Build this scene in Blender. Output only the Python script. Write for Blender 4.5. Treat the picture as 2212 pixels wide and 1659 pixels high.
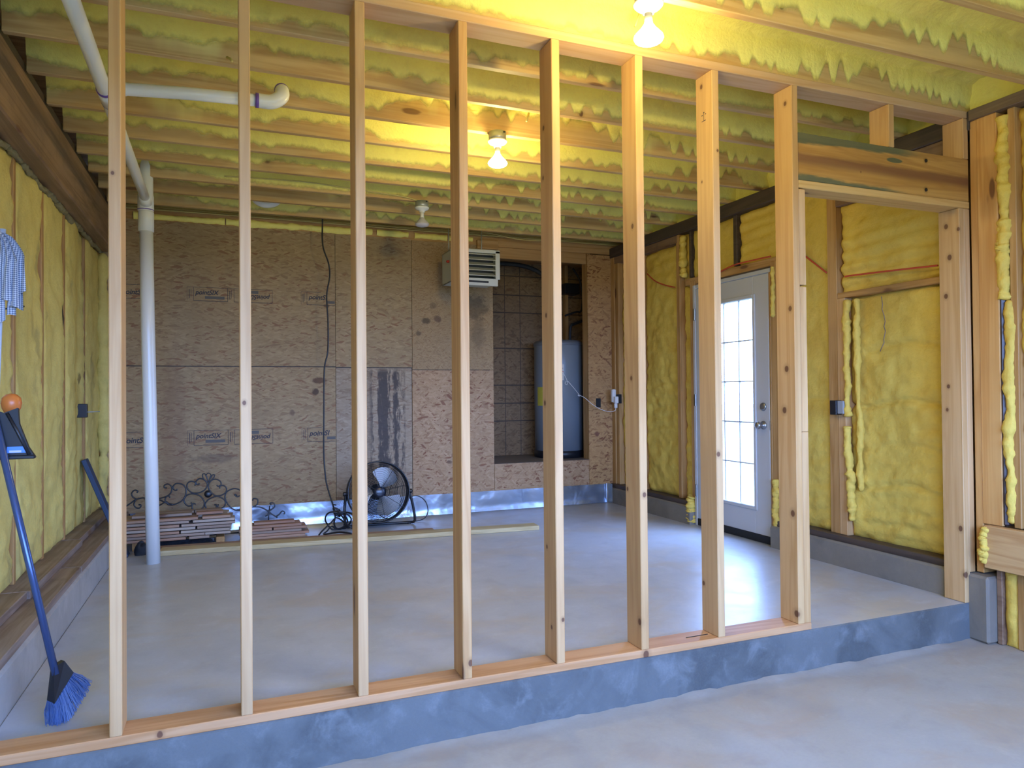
import bpy, math, random
import numpy as np
from mathutils import Vector, Matrix

random.seed(7)
for o in list(bpy.data.objects):
    bpy.data.objects.remove(o)
SC = bpy.context.scene
COL = SC.collection
PI = math.pi

# ------------------------------------------------------------------ camera, world, exposure
cam = bpy.data.cameras.new('camera'); camo = bpy.data.objects.new('camera', cam); COL.objects.link(camo)
cam.sensor_fit = 'HORIZONTAL'; cam.sensor_width = 36.0; cam.lens = 36.0 * 1541.2 / 2212.0
cam.clip_start = 0.05; cam.clip_end = 300
def cam_axes(y, p, r):
    cy, sy, cp, sp, cr, sr = math.cos(y), math.sin(y), math.cos(p), math.sin(p), math.cos(r), math.sin(r)
    f = Vector((sy * cp, cy * cp, sp)); right = Vector((cy, -sy, 0)); up = right.cross(f)
    return cr * right + sr * up, -sr * right + cr * up, f
rx, ux, fx = cam_axes(0.3795, 0.0125, -0.009)
mw = Matrix((( rx.x, ux.x, -fx.x, 0.3656), (rx.y, ux.y, -fx.y, -2.6845), (rx.z, ux.z, -fx.z, 1.1566), (0, 0, 0, 1)))
camo.matrix_world = mw
SC.camera = camo

SKY = (0.26, 0.445, 1.0); SKY_STRENGTH = 44.0
BULB_COLOUR = (1.0, 0.80, 0.30); BULB_STRENGTH = 520.0
W = bpy.data.worlds.new('sky'); SC.world = W; W.use_nodes = True
bg = W.node_tree.nodes['Background']; bg.inputs[0].default_value = (*SKY, 1); bg.inputs[1].default_value = SKY_STRENGTH
SC.view_settings.view_transform = 'Standard'; SC.view_settings.look = 'None'
SC.view_settings.gamma = 1.0; SC.view_settings.use_curve_mapping = False
SC.view_settings.exposure = -0.56
SC.cycles.adaptive_threshold = 0.025
SC.cycles.max_bounces = 7; SC.cycles.diffuse_bounces = 4; SC.cycles.glossy_bounces = 4
SC.cycles.sample_clamp_indirect = 6.0
SC.cycles.caustics_reflective = False; SC.cycles.caustics_refractive = False

# wide window opening in the wall behind the camera and the glazed side door: sky portals
OPX0, OPX1, OPY, OPZ0, OPZ = -0.5, 4.05, -3.45, 0.75, 2.10
def portal(name, loc, rot, sx, sy):
    l = bpy.data.lights.new(name, 'AREA'); l.shape = 'RECTANGLE'; l.size = sx; l.size_y = sy
    l.cycles.is_portal = True
    o = bpy.data.objects.new(name, l); COL.objects.link(o); o.location = loc; o.rotation_euler = rot
portal('garage_daylight', ((OPX0 + OPX1) / 2, OPY - 0.16, (OPZ + OPZ0) / 2), (PI / 2, 0, 0), OPX1 - OPX0, OPZ - OPZ0)
portal('door_daylight', (4.36, 2.01, 1.07), (0, PI / 2, 0), 1.7, 0.6)

# ------------------------------------------------------------------ mesh helpers
WO = {}
def make(name, V, F, mat=None, parent=None, smooth=False, origin=None, mats=None, fmat=None):
    V = np.asarray(V, float).reshape(-1, 3)
    if origin is None:
        origin = (V.min(0) + V.max(0)) / 2
    origin = np.asarray(origin, float)
    me = bpy.data.meshes.new(name)
    me.from_pydata((V - origin).tolist(), [], F if isinstance(F, list) else F.tolist())
    for m in (mats or ([mat] if mat else [])):
        me.materials.append(m)
    if fmat is not None:
        me.polygons.foreach_set('material_index', np.asarray(fmat, np.int32))
    if smooth:
        me.polygons.foreach_set('use_smooth', np.ones(len(me.polygons), bool))
    me.update()
    o = bpy.data.objects.new(name, me); COL.objects.link(o)
    WO[o.name] = origin
    if parent is not None:
        o.parent = parent; o.location = origin - WO[parent.name]
    else:
        o.location = origin
    return o
def empty(name, loc):
    o = bpy.data.objects.new(name, None); COL.objects.link(o); o.location = loc; o.empty_display_size = 0.05
    WO[o.name] = np.asarray(loc, float)
    return o
def tag(o, label, cat, group=None):
    o['label'] = label; o['category'] = cat; o['kind'] = 'thing'
    if group: o['group'] = group
    return o
def thing(name, label, cat, loc, group=None):
    return tag(empty(name, loc), label, cat, group)
def struct(name, loc):
    o = empty(name, loc); o['kind'] = 'structure'; return o
def copy_thing(root, loc):
    r = root.copy(); COL.objects.link(r); r.location = loc; WO[r.name] = np.asarray(loc, float)
    for ch in root.children:
        c = ch.copy(); COL.objects.link(c); c.parent = r
        for g in ch.children:
            d = g.copy(); COL.objects.link(d); d.parent = c
    return r

def chbox(lo, hi, c=0.003, M=None):
    """box with chamfered edges"""
    lo = np.array(lo, float); hi = np.array(hi, float)
    lo, hi = np.minimum(lo, hi), np.maximum(lo, hi)
    c = min(c, 0.3 * (hi - lo).min())
    V = []; idx = {}
    for i in range(8):
        s = [(i >> k) & 1 for k in range(3)]
        p = np.where(s, hi, lo); d = np.where(s, -1, 1) * c
        for a in range(3):
            q = p + d; q[a] = p[a]
            idx[(i, a)] = len(V); V.append(q)
    F = []
    for a in range(3):
        b, e = (a + 1) % 3, (a + 2) % 3
        for s in (0, 1):
            cs = [(s << a) | (u << b) | (v << e) for u, v in ((0, 0), (1, 0), (1, 1), (0, 1))]
            f = [idx[(i, a)] for i in cs]
            F.append(f if s else f[::-1])
        for u, v in ((0, 0), (1, 0), (1, 1), (0, 1)):   # edges along axis a
            i0 = (u << b) | (v << e); i1 = i0 | (1 << a)
            f = [idx[(i0, b)], idx[(i1, b)], idx[(i1, e)], idx[(i0, e)]]
            F.append(f if (u != v) else f[::-1])
    for i in range(8):
        f = [idx[(i, a)] for a in range(3)]
        F.append(f if bin(i).count('1') % 2 else f[::-1])
    V = np.array(V)
    if M is not None:
        V = np.array([M @ Vector(v) for v in V])
    return V, F
def box(name, lo, hi, mat, parent=None, c=0.003, M=None):
    V, F = chbox(lo, hi, c, M); return make(name, V, F, mat, parent)
def merge(parts):
    V = []; F = []; n = 0
    for v, f in parts:
        V.append(np.asarray(v, float).reshape(-1, 3)); F += [[i + n for i in q] for q in f]; n += len(V[-1])
    return np.concatenate(V), F
def catmull(P, n=6, closed=False):
    P = [np.array(p, float) for p in P]; out = []; N = len(P)
    g = (lambda i: P[i % N]) if closed else (lambda i: P[min(max(i, 0), N - 1)])
    for i in range(N if closed else N - 1):
        p0, p1, p2, p3 = g(i - 1), g(i), g(i + 1), g(i + 2)
        for k in range(n):
            t = k / n
            out.append(0.5 * (2 * p1 + (p2 - p0) * t + (2 * p0 - 5 * p1 + 4 * p2 - p3) * t * t + (3 * p1 - p0 - 3 * p2 + p3) * t ** 3))
    if not closed: out.append(P[-1])
    return out
def tube(P, r, n=8, closed=False):
    P = np.array(P, float); N = len(P)
    r = np.full(N, r, float) if np.isscalar(r) else np.asarray(r, float)
    if closed: T = np.roll(P, -1, 0) - np.roll(P, 1, 0)
    else: T = np.gradient(P, axis=0)
    T /= np.maximum(np.linalg.norm(T, axis=1, keepdims=True), 1e-9)
    a = np.array([0, 0, 1.0]) if abs(T[0][2]) < .9 else np.array([1.0, 0, 0])
    u = np.cross(T[0], a); u /= np.linalg.norm(u)
    V = []; ang = np.arange(n) * 2 * PI / n
    for i in range(N):
        u = u - T[i] * u.dot(T[i]); u /= np.linalg.norm(u); w = np.cross(T[i], u)
        V.append(P[i] + r[i] * (np.cos(ang)[:, None] * u + np.sin(ang)[:, None] * w))
    V = np.concatenate(V); F = []
    for i in range(N if closed else N - 1):
        j = (i + 1) % N
        for k in range(n):
            F.append([i * n + k, i * n + (k + 1) % n, j * n + (k + 1) % n, j * n + k])
    if not closed:
        F.append(list(range(n))[::-1]); F.append([(N - 1) * n + k for k in range(n)])
    return V, F
def tubeo(name, P, r, mat, parent=None, n=8, closed=False):
    V, F = tube(P, r, n, closed); return make(name, V, F, mat, parent, smooth=True)
def lathe(prof, centre, n=24, axis=None):
    """profile of (r, h) turned round an axis through centre (default +z)"""
    c = np.array(centre, float); ax = np.array((0, 0, 1.0) if axis is None else axis, float); ax /= np.linalg.norm(ax)
    a = np.array([1.0, 0, 0]) if abs(ax[0]) < .9 else np.array([0, 1.0, 0])
    u = np.cross(ax, a); u /= np.linalg.norm(u); w = np.cross(ax, u)
    ang = np.arange(n) * 2 * PI / n; V = []; F = []
    for r, h in prof:
        V.append(c + ax * h + r * (np.cos(ang)[:, None] * u + np.sin(ang)[:, None] * w))
    V = np.concatenate(V); N = len(prof)
    for i in range(N - 1):
        for k in range(n):
            F.append([i * n + k, i * n + (k + 1) % n, (i + 1) * n + (k + 1) % n, (i + 1) * n + k])
    F.append(list(range(n))[::-1]); F.append([(N - 1) * n + k for k in range(n)])
    return V, F
def gridfaces(nu, nv, flip=False):
    i = np.arange(nu - 1)[:, None] * nv + np.arange(nv - 1)[None, :]
    q = np.stack([i, i + 1, i + nv + 1, i + nv], -1).reshape(-1, 4)
    return q[:, ::-1] if flip else q
def hashn(ix, iy, s):
    h = (ix.astype(np.int64) * 374761393 + iy.astype(np.int64) * 668265263 + s * 1274126177) & 0x7fffffff
    h = ((h ^ (h >> 13)) * 1274126177) & 0x7fffffff
    return ((h ^ (h >> 16)) & 0xffff) / 65535.0
def vnoise(x, y, s=0):
    x0 = np.floor(x); y0 = np.floor(y); fx_ = x - x0; fy_ = y - y0
    fx_ = fx_ * fx_ * (3 - 2 * fx_); fy_ = fy_ * fy_ * (3 - 2 * fy_)
    a = hashn(x0, y0, s); b = hashn(x0 + 1, y0, s); c = hashn(x0, y0 + 1, s); d = hashn(x0 + 1, y0 + 1, s)
    return (a * (1 - fx_) + b * fx_) * (1 - fy_) + (c * (1 - fx_) + d * fx_) * fy_
def fbm(x, y, s=0, o=4):
    t = 0; a = 1; n = 0
    for k in range(o):
        t = t + a * (vnoise(x, y, s + k * 17) - .5); n += a; a *= .5; x = x * 2.03; y = y * 2.03
    return t / n * 2

# ------------------------------------------------------------------ materials
class Mat:
    def __init__(s, name):
        s.m = bpy.data.materials.new(name); s.m.use_nodes = True; s.t = s.m.node_tree; s.b = s.t.nodes['Principled BSDF']
    def n(s, ty, props=None, **inp):
        nd = s.t.nodes.new(ty)
        for k, v in (props or {}).items(): setattr(nd, k, v)
        for k, v in inp.items():
            key = int(k[1:]) if k[0] == '_' and k[1:].isdigit() else k
            s.set(nd.inputs[key], v)
        return nd
    def set(s, sock, v):
        if isinstance(v, bpy.types.NodeSocket): s.t.links.new(v, sock)
        elif isinstance(v, bpy.types.Node): s.t.links.new(v.outputs[0], sock)
        else: sock.default_value = v
    def math(s, op, a, b=0.0, clamp=False):
        return s.n('ShaderNodeMath', {'operation': op, 'use_clamp': clamp}, _0=a, _1=b).outputs[0]
    def mix(s, f, a, b, blend='MIX'):
        nd = s.t.nodes.new('ShaderNodeMix'); nd.data_type = 'RGBA'; nd.blend_type = blend
        s.set(nd.inputs[0], f); s.set(nd.inputs[6], a); s.set(nd.inputs[7], b); return nd.outputs[2]
    def ramp(s, f, stops):
        nd = s.t.nodes.new('ShaderNodeValToRGB'); e = nd.color_ramp.elements
        while len(e) < len(stops): e.new(0.5)
        for el, (p, c) in zip(e, stops): el.position = p; el.color = c if len(c) == 4 else (*c, 1)
        s.set(nd.inputs[0], f); return nd.outputs[0]
    def smooth(s, f, a, b):
        nd = s.t.nodes.new('ShaderNodeMapRange'); nd.interpolation_type = 'SMOOTHSTEP'
        s.set(nd.inputs[0], f); nd.inputs[1].default_value = a; nd.inputs[2].default_value = b; return nd.outputs[0]
    def noise(s, vec, scale, detail=3, rough=.5, dist=0):
        return s.n('ShaderNodeTexNoise', None, Vector=vec, Scale=scale, Detail=detail, Roughness=rough, Distortion=dist)
    def bump(s, h, strength=.3, dist=.01):
        nd = s.n('ShaderNodeBump', None, Strength=strength, Distance=dist, Height=h)
        s.set(s.b.inputs['Normal'], nd.outputs[0])
    def coord(s, rnd=True):
        c = s.n('ShaderNodeTexCoord').outputs['Object']
        if not rnd: return c
        r = s.n('ShaderNodeObjectInfo').outputs['Random']
        off = s.n('ShaderNodeVectorMath', {'operation': 'SCALE'}, _0=(31.7, 17.3, 23.9))
        s.set(off.inputs['Scale'], r)
        return s.n('ShaderNodeVectorMath', {'operation': 'ADD'}, _0=c, _1=off.outputs[0]).outputs[0]
    def pos(s): return s.n('ShaderNodeNewGeometry').outputs['Position']
    def sep(s, v): return s.n('ShaderNodeSeparateXYZ', None, _0=v).outputs
    def scale(s, v, sc):
        return s.n('ShaderNodeVectorMath', {'operation': 'MULTIPLY'}, _0=v, _1=sc).outputs[0]
    def col(s, v): s.set(s.b.inputs['Base Color'], v if not isinstance(v, tuple) or len(v) == 4 else (*v, 1))
    def rough(s, v): s.set(s.b.inputs['Roughness'], v)
def plain(name, c, rough=.5, metal=0.0, spec=None):
    k = Mat(name); k.col(c); k.rough(rough); k.b.inputs['Metallic'].default_value = metal
    if spec is not None: k.b.inputs['Specular IOR Level'].default_value = spec
    return k.m
def c4(c): return (*c, 1)

def wood(name, axis, light, dark, knots=(), autoknots=.6, stain=0.0, over=None, rough=.6, knot_col=(.12, .045, .02)):
    k = Mat(name); v = k.coord()
    st = [9.0, 9.0, 9.0]; st[axis] = .55
    fine = [70.0] * 3; fine[axis] = 1.3
    w = k.noise(k.scale(v, tuple(st)), 1.0, 4, .55, .6).outputs[0]
    f = k.noise(k.scale(v, tuple(fine)), 1.0, 3, .6).outputs[0]
    wv = k.math('FRACT', k.math('MULTIPLY', w, 5.0))
    ring = k.math('SUBTRACT', 1.0, k.math('ABSOLUTE', k.math('SUBTRACT', k.math('MULTIPLY', wv, 2.0), 1.0)))
    g = k.math('ADD', k.math('MULTIPLY', ring, .45), k.math('MULTIPLY', f, .55))
    c = k.mix(k.smooth(g, .25, .8), c4(light), c4(dark))
    big = k.noise(v, 1.6, 2).outputs[0]
    c = k.mix(k.math('MULTIPLY', k.smooth(big, .45, .75), .35), c, c4(tuple(d * .8 for d in dark)))
    if autoknots:
        ks = [8.0] * 3; ks[axis] = 2.3
        vo = k.n('ShaderNodeTexVoronoi', None, Vector=k.scale(v, tuple(ks)), Scale=1.0, Randomness=1.0)
        gate = k.smooth(k.sep(vo.outputs['Color'])[0], 1 - autoknots * .5 - .02, 1 - autoknots * .5)
        dn = k.math('ADD', vo.outputs['Distance'], k.math('MULTIPLY', k.math('SUBTRACT', f, .5), .08))
        kn = k.math('MULTIPLY', k.smooth(dn, .16, .10), gate)
        halo = k.math('MULTIPLY', k.smooth(dn, .42, .12), k.math('MULTIPLY', gate, .35))
        c = k.mix(halo, c, c4(tuple(d * .6 for d in dark))); c = k.mix(k.math('MULTIPLY', kn, .85), c, c4(knot_col))
    if knots:
        p = k.pos()
        for (x, y, z, r) in knots:
            d = k.n('ShaderNodeVectorMath', {'operation': 'DISTANCE'}, _0=k.scale(p, (1, 1, .8)), _1=(x, y, z * .8)).outputs['Value']
            d = k.math('ADD', d, k.math('MULTIPLY', k.math('SUBTRACT', f, .5), r * .5))
            c = k.mix(k.math('MULTIPLY', k.smooth(d, r * 2.2, r), .35), c, c4(tuple(e * .55 for e in dark)))
            c = k.mix(k.math('MULTIPLY', k.smooth(d, r * 1.1, r * .7), .9), c, c4(knot_col))
    if stain:
        s = k.noise(k.scale(v, (1, 1, 1)), 5, 4, .65).outputs[0]
        c = k.mix(k.math('MULTIPLY', k.smooth(s, .5, .7), stain), c, c4((.06, .04, .03)))
    if over is not None:      # spray foam mist on the upper part of the side that faces the garage
        x, y, z = k.sep(k.n('ShaderNodeTexCoord').outputs['Object'])
        nx = k.noise(k.scale(v, (2.2, 2.2, .6)), 1.0, 3).outputs[0]
        nx2 = k.noise(k.scale(v, (11, 11, 1.2)), 1.0, 2).outputs[0]
        h = k.math('ADD', z, k.math('ADD', k.math('MULTIPLY', k.math('SUBTRACT', nx, .5), .46), k.math('MULTIPLY', k.math('SUBTRACT', nx2, .5), .14)))
        c = k.mix(k.math('MULTIPLY', k.smooth(h, -.05, .07), .9), c, c4(over))
    k.col(c); k.rough(rough); k.bump(f, .12, .004)
    return k.m

def foam_mat(name, base, dark, patch=.5, grime=.0, spots=()):
    k = Mat(name); v = k.coord()
    a = k.noise(v, 2.2, 5, .6).outputs[0]; b = k.noise(v, 9, 4, .6).outputs[0]; f = k.noise(v, 55, 5, .65).outputs[0]
    c = k.mix(k.math('MULTIPLY', k.smooth(a, .45, .7), patch), c4(base), c4(dark))
    c = k.mix(k.math('MULTIPLY', k.smooth(b, .5, .75), patch * .6), c, c4(tuple(x * .82 for x in dark)))
    c = k.mix(k.math('MULTIPLY', k.smooth(f, .35, .65), .18), c, c4(tuple(min(1, x * 1.18) for x in base)))
    if grime:
        g = k.noise(k.scale(v, (1, 1, .5)), 3.5, 4, .6).outputs[0]
        c = k.mix(k.math('MULTIPLY', k.smooth(g, .58, .72), grime), c, c4((.22, .17, .08)))
    if spots:
        p = k.pos(); px, py, pz = k.sep(p); nz = k.noise(p, 11, 4, .65).outputs[0]
        for (sy, sz, ry_, rz_, amt, colr) in spots:
            dy = k.math('DIVIDE', k.math('SUBTRACT', py, sy), ry_); dz = k.math('DIVIDE', k.math('SUBTRACT', pz, sz), rz_)
            dd = k.math('ADD', k.math('SQRT', k.math('ADD', k.math('MULTIPLY', dy, dy), k.math('MULTIPLY', dz, dz))), k.math('MULTIPLY', k.math('SUBTRACT', nz, .5), 1.6))
            c = k.mix(k.math('MULTIPLY', k.smooth(dd, 1.1, .5), amt), c, c4(colr))
    k.col(c); k.rough(.75); k.bump(k.math('ADD', k.math('MULTIPLY', f, .5), b), .6, .014)
    return k.m

def osb(name, tones, spots=(), lines=None, burn=None, strand=1.0, angs=.8):
    """strand board: three layers of long chips laid at different angles"""
    k = Mat(name); v = k.coord(); x, y, z = k.sep(v)
    vals = []
    for i, (ang, sl, sw) in enumerate(((.15, 15, 62), (angs, 17, 70), (-angs, 13, 56), (-.12, 16, 74))):
        ca, sa = math.cos(ang), math.sin(ang)
        u = k.math('ADD', k.math('MULTIPLY', x, ca), k.math('MULTIPLY', z, sa))
        w = k.math('SUBTRACT', k.math('MULTIPLY', z, ca), k.math('MULTIPLY', x, sa))
        wob = k.noise(v, 3 + i, 1).outputs[0]
        cv = k.n('ShaderNodeCombineXYZ', None, _0=k.math('MULTIPLY', u, sl / strand), _1=k.math('ADD', k.math('MULTIPLY', w, sw / strand), wob), _2=float(i * 7.3))
        vo = k.n('ShaderNodeTexVoronoi', None, Vector=cv.outputs[0], Scale=1.0, Randomness=1.0)
        cs = k.sep(vo.outputs['Color']); vals.append((cs[0], cs[1], vo.outputs['Distance']))
    val, pr, ds = vals[0]
    for cval, cpr, cds in vals[1:]:
        sel = k.math('GREATER_THAN', cpr, pr)
        inv = k.math('SUBTRACT', 1.0, sel)
        val = k.math('ADD', k.math('MULTIPLY', cval, sel), k.math('MULTIPLY', val, inv))
        ds = k.math('ADD', k.math('MULTIPLY', cds, sel), k.math('MULTIPLY', ds, inv))
        pr = k.math('MAXIMUM', cpr, pr)
    d, m, l, r = tones
    c = k.ramp(val, [(0, c4(d)), (.18, c4(m)), (.6, c4(tuple((a + b) / 2 for a, b in zip(m, l)))), (.88, c4(l)), (.95, c4(r))])
    g = k.noise(k.scale(v, (6, 6, 60)), 1.0, 3).outputs[0]
    c = k.mix(k.math('MULTIPLY', k.smooth(g, .4, .7), .18), c, c4(d))
    c = k.mix(k.math('MULTIPLY', k.smooth(ds, .45, .75), .25), c, c4(d))
    big = k.noise(v, 2.0, 3).outputs[0]
    c = k.mix(k.math('MULTIPLY', k.smooth(big, .42, .7), .3), c, c4(tuple(a * .75 for a in m)))
    p = k.pos(); px, py, pz = k.sep(p)
    nz = k.noise(p, 14, 4, .65).outputs[0]
    for (sx, sz, rx_, rz_, amt, colr) in spots:
        dx = k.math('DIVIDE', k.math('SUBTRACT', px, sx), rx_); dz = k.math('DIVIDE', k.math('SUBTRACT', pz, sz), rz_)
        dd = k.math('SQRT', k.math('ADD', k.math('MULTIPLY', dx, dx), k.math('MULTIPLY', dz, dz)))
        dd = k.math('ADD', dd, k.math('MULTIPLY', k.math('SUBTRACT', nz, .5), 1.6))
        c = k.mix(k.math('MULTIPLY', k.smooth(dd, 1.1, .5), amt), c, c4(colr))
    if burn:
        x0, x1, z0, z1 = burn
        sv = k.noise(k.scale(p, (26, 1, 2.2)), 1.0, 5, .75).outputs[0]
        strp = k.noise(k.scale(p, (13, 1, .15)), 1.0, 1).outputs[0]
        fl = k.noise(k.scale(p, (34, 1, 9)), 1.0, 4, .7).outputs[0]
        mk = k.math('MULTIPLY', k.smooth(k.math('ADD', k.math('MULTIPLY', strp, 1.0), k.math('ADD', k.math('MULTIPLY', sv, .35), k.math('MULTIPLY', fl, .75))), .97, 1.14), 1.0)
        bx = k.math('MULTIPLY', k.smooth(px, x0, x0 + .08), k.smooth(px, x1, x1 - .03))
        bz = k.math('MULTIPLY', k.smooth(pz, z0, z0 + .25), k.smooth(pz, z1 + .02, z1 - .05))
        c = k.mix(k.math('MULTIPLY', k.math('MULTIPLY', mk, .93), k.math('MULTIPLY', bx, bz)), c, c4((.05, .038, .032)))
    if lines:
        acc = 0.0
        for ax, val_, wd in lines:
            q = px if ax == 'x' else pz
            mm = k.math('LESS_THAN', k.math('ABSOLUTE', k.math('SUBTRACT', q, val_)), wd)
            acc = k.math('MAXIMUM', acc, mm)
        c = k.mix(k.math('MULTIPLY', acc, .8), c, c4((.03, .02, .015)))
    k.col(c); k.rough(.68); k.bump(k.math('ADD', val, k.math('MULTIPLY', g, .4)), .15, .004)
    return k.m

def concrete(name, base, stain, dark, rough=(.3, .55), stain_amt=.6, bump=.08, spec=.5, fine=.35, sc=1.0):
    k = Mat(name); v = k.scale(k.pos(), (sc, sc, sc))
    a = k.noise(k.scale(v, (.9, 1.3, 1)), 1.1, 5, .6, .8).outputs[0]
    b = k.noise(v, 3.4, 6, .65, .4).outputs[0]
    f = k.noise(v, 48, 5, .7).outputs[0]
    c = k.mix(k.math('MULTIPLY', k.smooth(a, .45, .68), stain_amt), c4(base), c4(stain))
    c = k.mix(k.math('MULTIPLY', k.smooth(b, .5, .72), stain_amt * .7), c, c4(dark))
    c = k.mix(k.math('MULTIPLY', k.smooth(b, .46, .3), stain_amt * .55), c, c4(tuple(min(1, x * 1.22) for x in base)))
    c = k.mix(k.math('MULTIPLY', k.smooth(f, .35, .7), fine), c, c4(tuple(x * .86 for x in base)))
    k.col(c)
    rr = k.n('ShaderNodeMapRange', None, _0=b, _1=.3, _2=.7, _3=rough[0], _4=rough[1]); k.rough(rr.outputs[0])
    k.b.inputs['Specular IOR Level'].default_value = spec
    k.bump(k.math('ADD', k.math('MULTIPLY', b, 1.2), k.math('MULTIPLY', f, .35)), bump, .01)
    return k.m

PINE_L, PINE_D = (.62, .385, .175), (.51, .29, .112)
def pine(name, axis, knots=(), auto=.0, **kw): return wood(name, axis, PINE_L, PINE_D, knots, auto, **kw)
M_PINE_X = pine('new_pine_x', 0, auto=.25); M_PINE_Z = pine('new_pine_z', 2, auto=.25); M_PINE_Y = pine('new_pine_y', 1, auto=.25)
OLD_L, OLD_D = (.52, .305, .115), (.38, .195, .055)
FOAM_C = (.94, .84, .235)
M_OLD_Z = wood('aged_framing_z', 2, OLD_L, OLD_D, autoknots=.4); M_OLD_Y = wood('aged_framing_y', 1, OLD_L, OLD_D, autoknots=.5)
M_OLD_X = wood('aged_framing_x', 0, OLD_L, OLD_D, autoknots=.5)
JK = [(1.606, .422, 2.752, .022), (2.938, .422, 2.762, .022), (1.251, .422, 2.756, .014), (1.736, .422, 2.747, .016), (.621, 2.407, 2.767, .032),
      (2.507, -.372, 2.75, .012), (2.188, .819, 2.70, .015), (1.638, 1.613, 2.774, .03)]
M_JOIST = wood('joist_fir', 0, (.66, .45, .19), (.52, .31, .11), JK, .35, over=(.86, .76, .28))
M_BROWN = wood('brown_board_y', 1, (.28, .17, .10), (.19, .105, .06), autoknots=.6, stain=.3)
M_SILL = wood('weathered_sill_y', 1, (.31, .235, .185), (.21, .145, .105), autoknots=.3, stain=.25)
M_DARK = wood('dark_plate_y', 1, (.085, .058, .042), (.05, .034, .026), autoknots=.2, stain=.4)
M_BEAM = wood('old_beam_y', 1, (.32, .20, .115), (.21, .125, .068), autoknots=.25, stain=.25)
M_ORANGE_Z = wood('orange_fir_z', 2, (.66, .37, .125), (.55, .27, .075), autoknots=.5)
M_ORANGE_Y = wood('fir_y', 1, (.62, .39, .17), (.50, .27, .10), autoknots=.4)
M_FOAM_R = foam_mat('wall_foam_amber', (.74, .53, .095), (.60, .36, .045), .65)
M_FOAM_L = foam_mat('wall_foam_pale', (.73, .60, .18), (.57, .44, .11), .55, grime=.5, spots=[(2.53, 1.66, .05, .09, .95, (.05, .03, .02)), (2.57, 1.50, .04, .10, .8, (.20, .10, .04)), (2.575, 1.2, .035, .30, .6, (.28, .14, .05)), (2.575, .62, .03, .28, .7, (.26, .12, .05)), (3.05, 1.28, .05, .06, .7, (.08, .05, .02)), (1.85, 1.45, .06, .1, .35, (.2, .16, .08)), (1.93, 1.9, .05, .12, .35, (.2, .16, .08))])
M_CAULK = foam_mat('dirty_caulk', (.24, .21, .11), (.14, .11, .06), .6)
M_FOAM_C = foam_mat('ceiling_foam', FOAM_C, (.74, .58, .18), .5)
def overspray_mat():
    k = Mat.__new__(Mat); k.m = M_FOAM_C.copy(); k.m.name = 'ceiling_foam_overspray'; k.t = k.m.node_tree; k.b = k.t.nodes['Principled BSDF']
    a = k.n('ShaderNodeAttribute', {'attribute_name': 'cover'}).outputs['Fac']
    p = k.pos(); n = k.noise(k.scale(p, (1, 1, .5)), 22, 4, .65).outputs[0]
    k.set(k.b.inputs['Alpha'], k.smooth(k.math('ADD', a, k.math('MULTIPLY', k.math('SUBTRACT', n, .5), .75)), .05, .85)); return k.m
M_SPRAY = overspray_mat()
M_FLOOR = concrete('slab_concrete', (.48, .49, .505), (.50, .435, .35), (.38, .385, .395), (.28, .40), .8, .06, spec=.9, sc=1.5)
M_FLOOR2 = concrete('garage_concrete', (.365, .355, .33), (.365, .29, .215), (.285, .26, .235), (.5, .7), .7, .10, sc=1.3)
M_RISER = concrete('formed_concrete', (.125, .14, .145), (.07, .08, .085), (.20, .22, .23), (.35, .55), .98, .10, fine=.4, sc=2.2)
M_CURB = concrete('curb_concrete', (.22, .195, .155), (.16, .135, .105), (.11, .095, .075), (.6, .8), .8, .3)
M_CURB_L = concrete('curb_concrete_pale', (.40, .38, .35), (.30, .26, .21), (.22, .20, .17), (.6, .8), .7, .3)
M_OSB_A = osb('osb_aged', ((.26, .16, .075), (.35, .24, .115), (.43, .305, .155), (.26, .13, .06)), angs=.38,
              spots=[(1.14, 1.285, .075, .035, .85, (.10, .045, .02)), (1.10, 1.185, .035, .035, .9, (.08, .04, .02)), (.26, .62, .22, .05, .5, (.13, .09, .06)), (-.05, .75, .12, .9, .35, (.2, .10, .05)),
                     (1.2, 1.96, .03, .02, .8, (.12, .06, .03)), (.9, 1.0, .03, .03, .6, (.1, .05, .03))])
M_OSB_BURN = osb('osb_scorched', ((.25, .17, .10), (.34, .25, .155), (.43, .335, .22), (.24, .14, .08)), angs=.38, burn=(1.55, 1.93, .25, 1.40))
M_OSB_B = osb('osb_orange', ((.28, .14, .06), (.43, .265, .13), (.50, .325, .175), (.22, .085, .035)), spots=[(2.35, .5, .03, .02, .7, (.1, .04, .02))])
M_OSB_PLY = osb('plywood_tan', ((.26, .16, .07), (.36, .235, .11), (.42, .285, .145), (.3, .17, .07)), strand=.55,
                spots=[(2.13, 1.85, .05, .035, .8, (.07, .045, .02)), (2.24, 1.87, .04, .04, .7, (.1, .05, .03)), (2.05, 1.73, .03, .03, .7, (.1, .06, .03)), (2.6, 2.0, .18, .14, .7, (.09, .06, .03)), (2.2, 2.0, .04, .04, .5, (.1, .06, .03)), (2.65, 1.75, .08, .2, .45, (.12, .08, .04))])
M_OSB_COL = osb('osb_column', ((.29, .135, .045), (.46, .255, .095), (.52, .31, .12), (.22, .085, .03)), spots=[(3.96, .72, .035, .03, .8, (.16, .05, .03))])
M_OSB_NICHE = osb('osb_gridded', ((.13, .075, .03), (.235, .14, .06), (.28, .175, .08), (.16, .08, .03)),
                  lines=[('z', h, .007) for h in (2.474, 2.259, 2.06, 1.657, 1.244, 1.041, .843)] + [('x', h, .004) for h in (3.07, 3.259, 3.445)])
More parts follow.
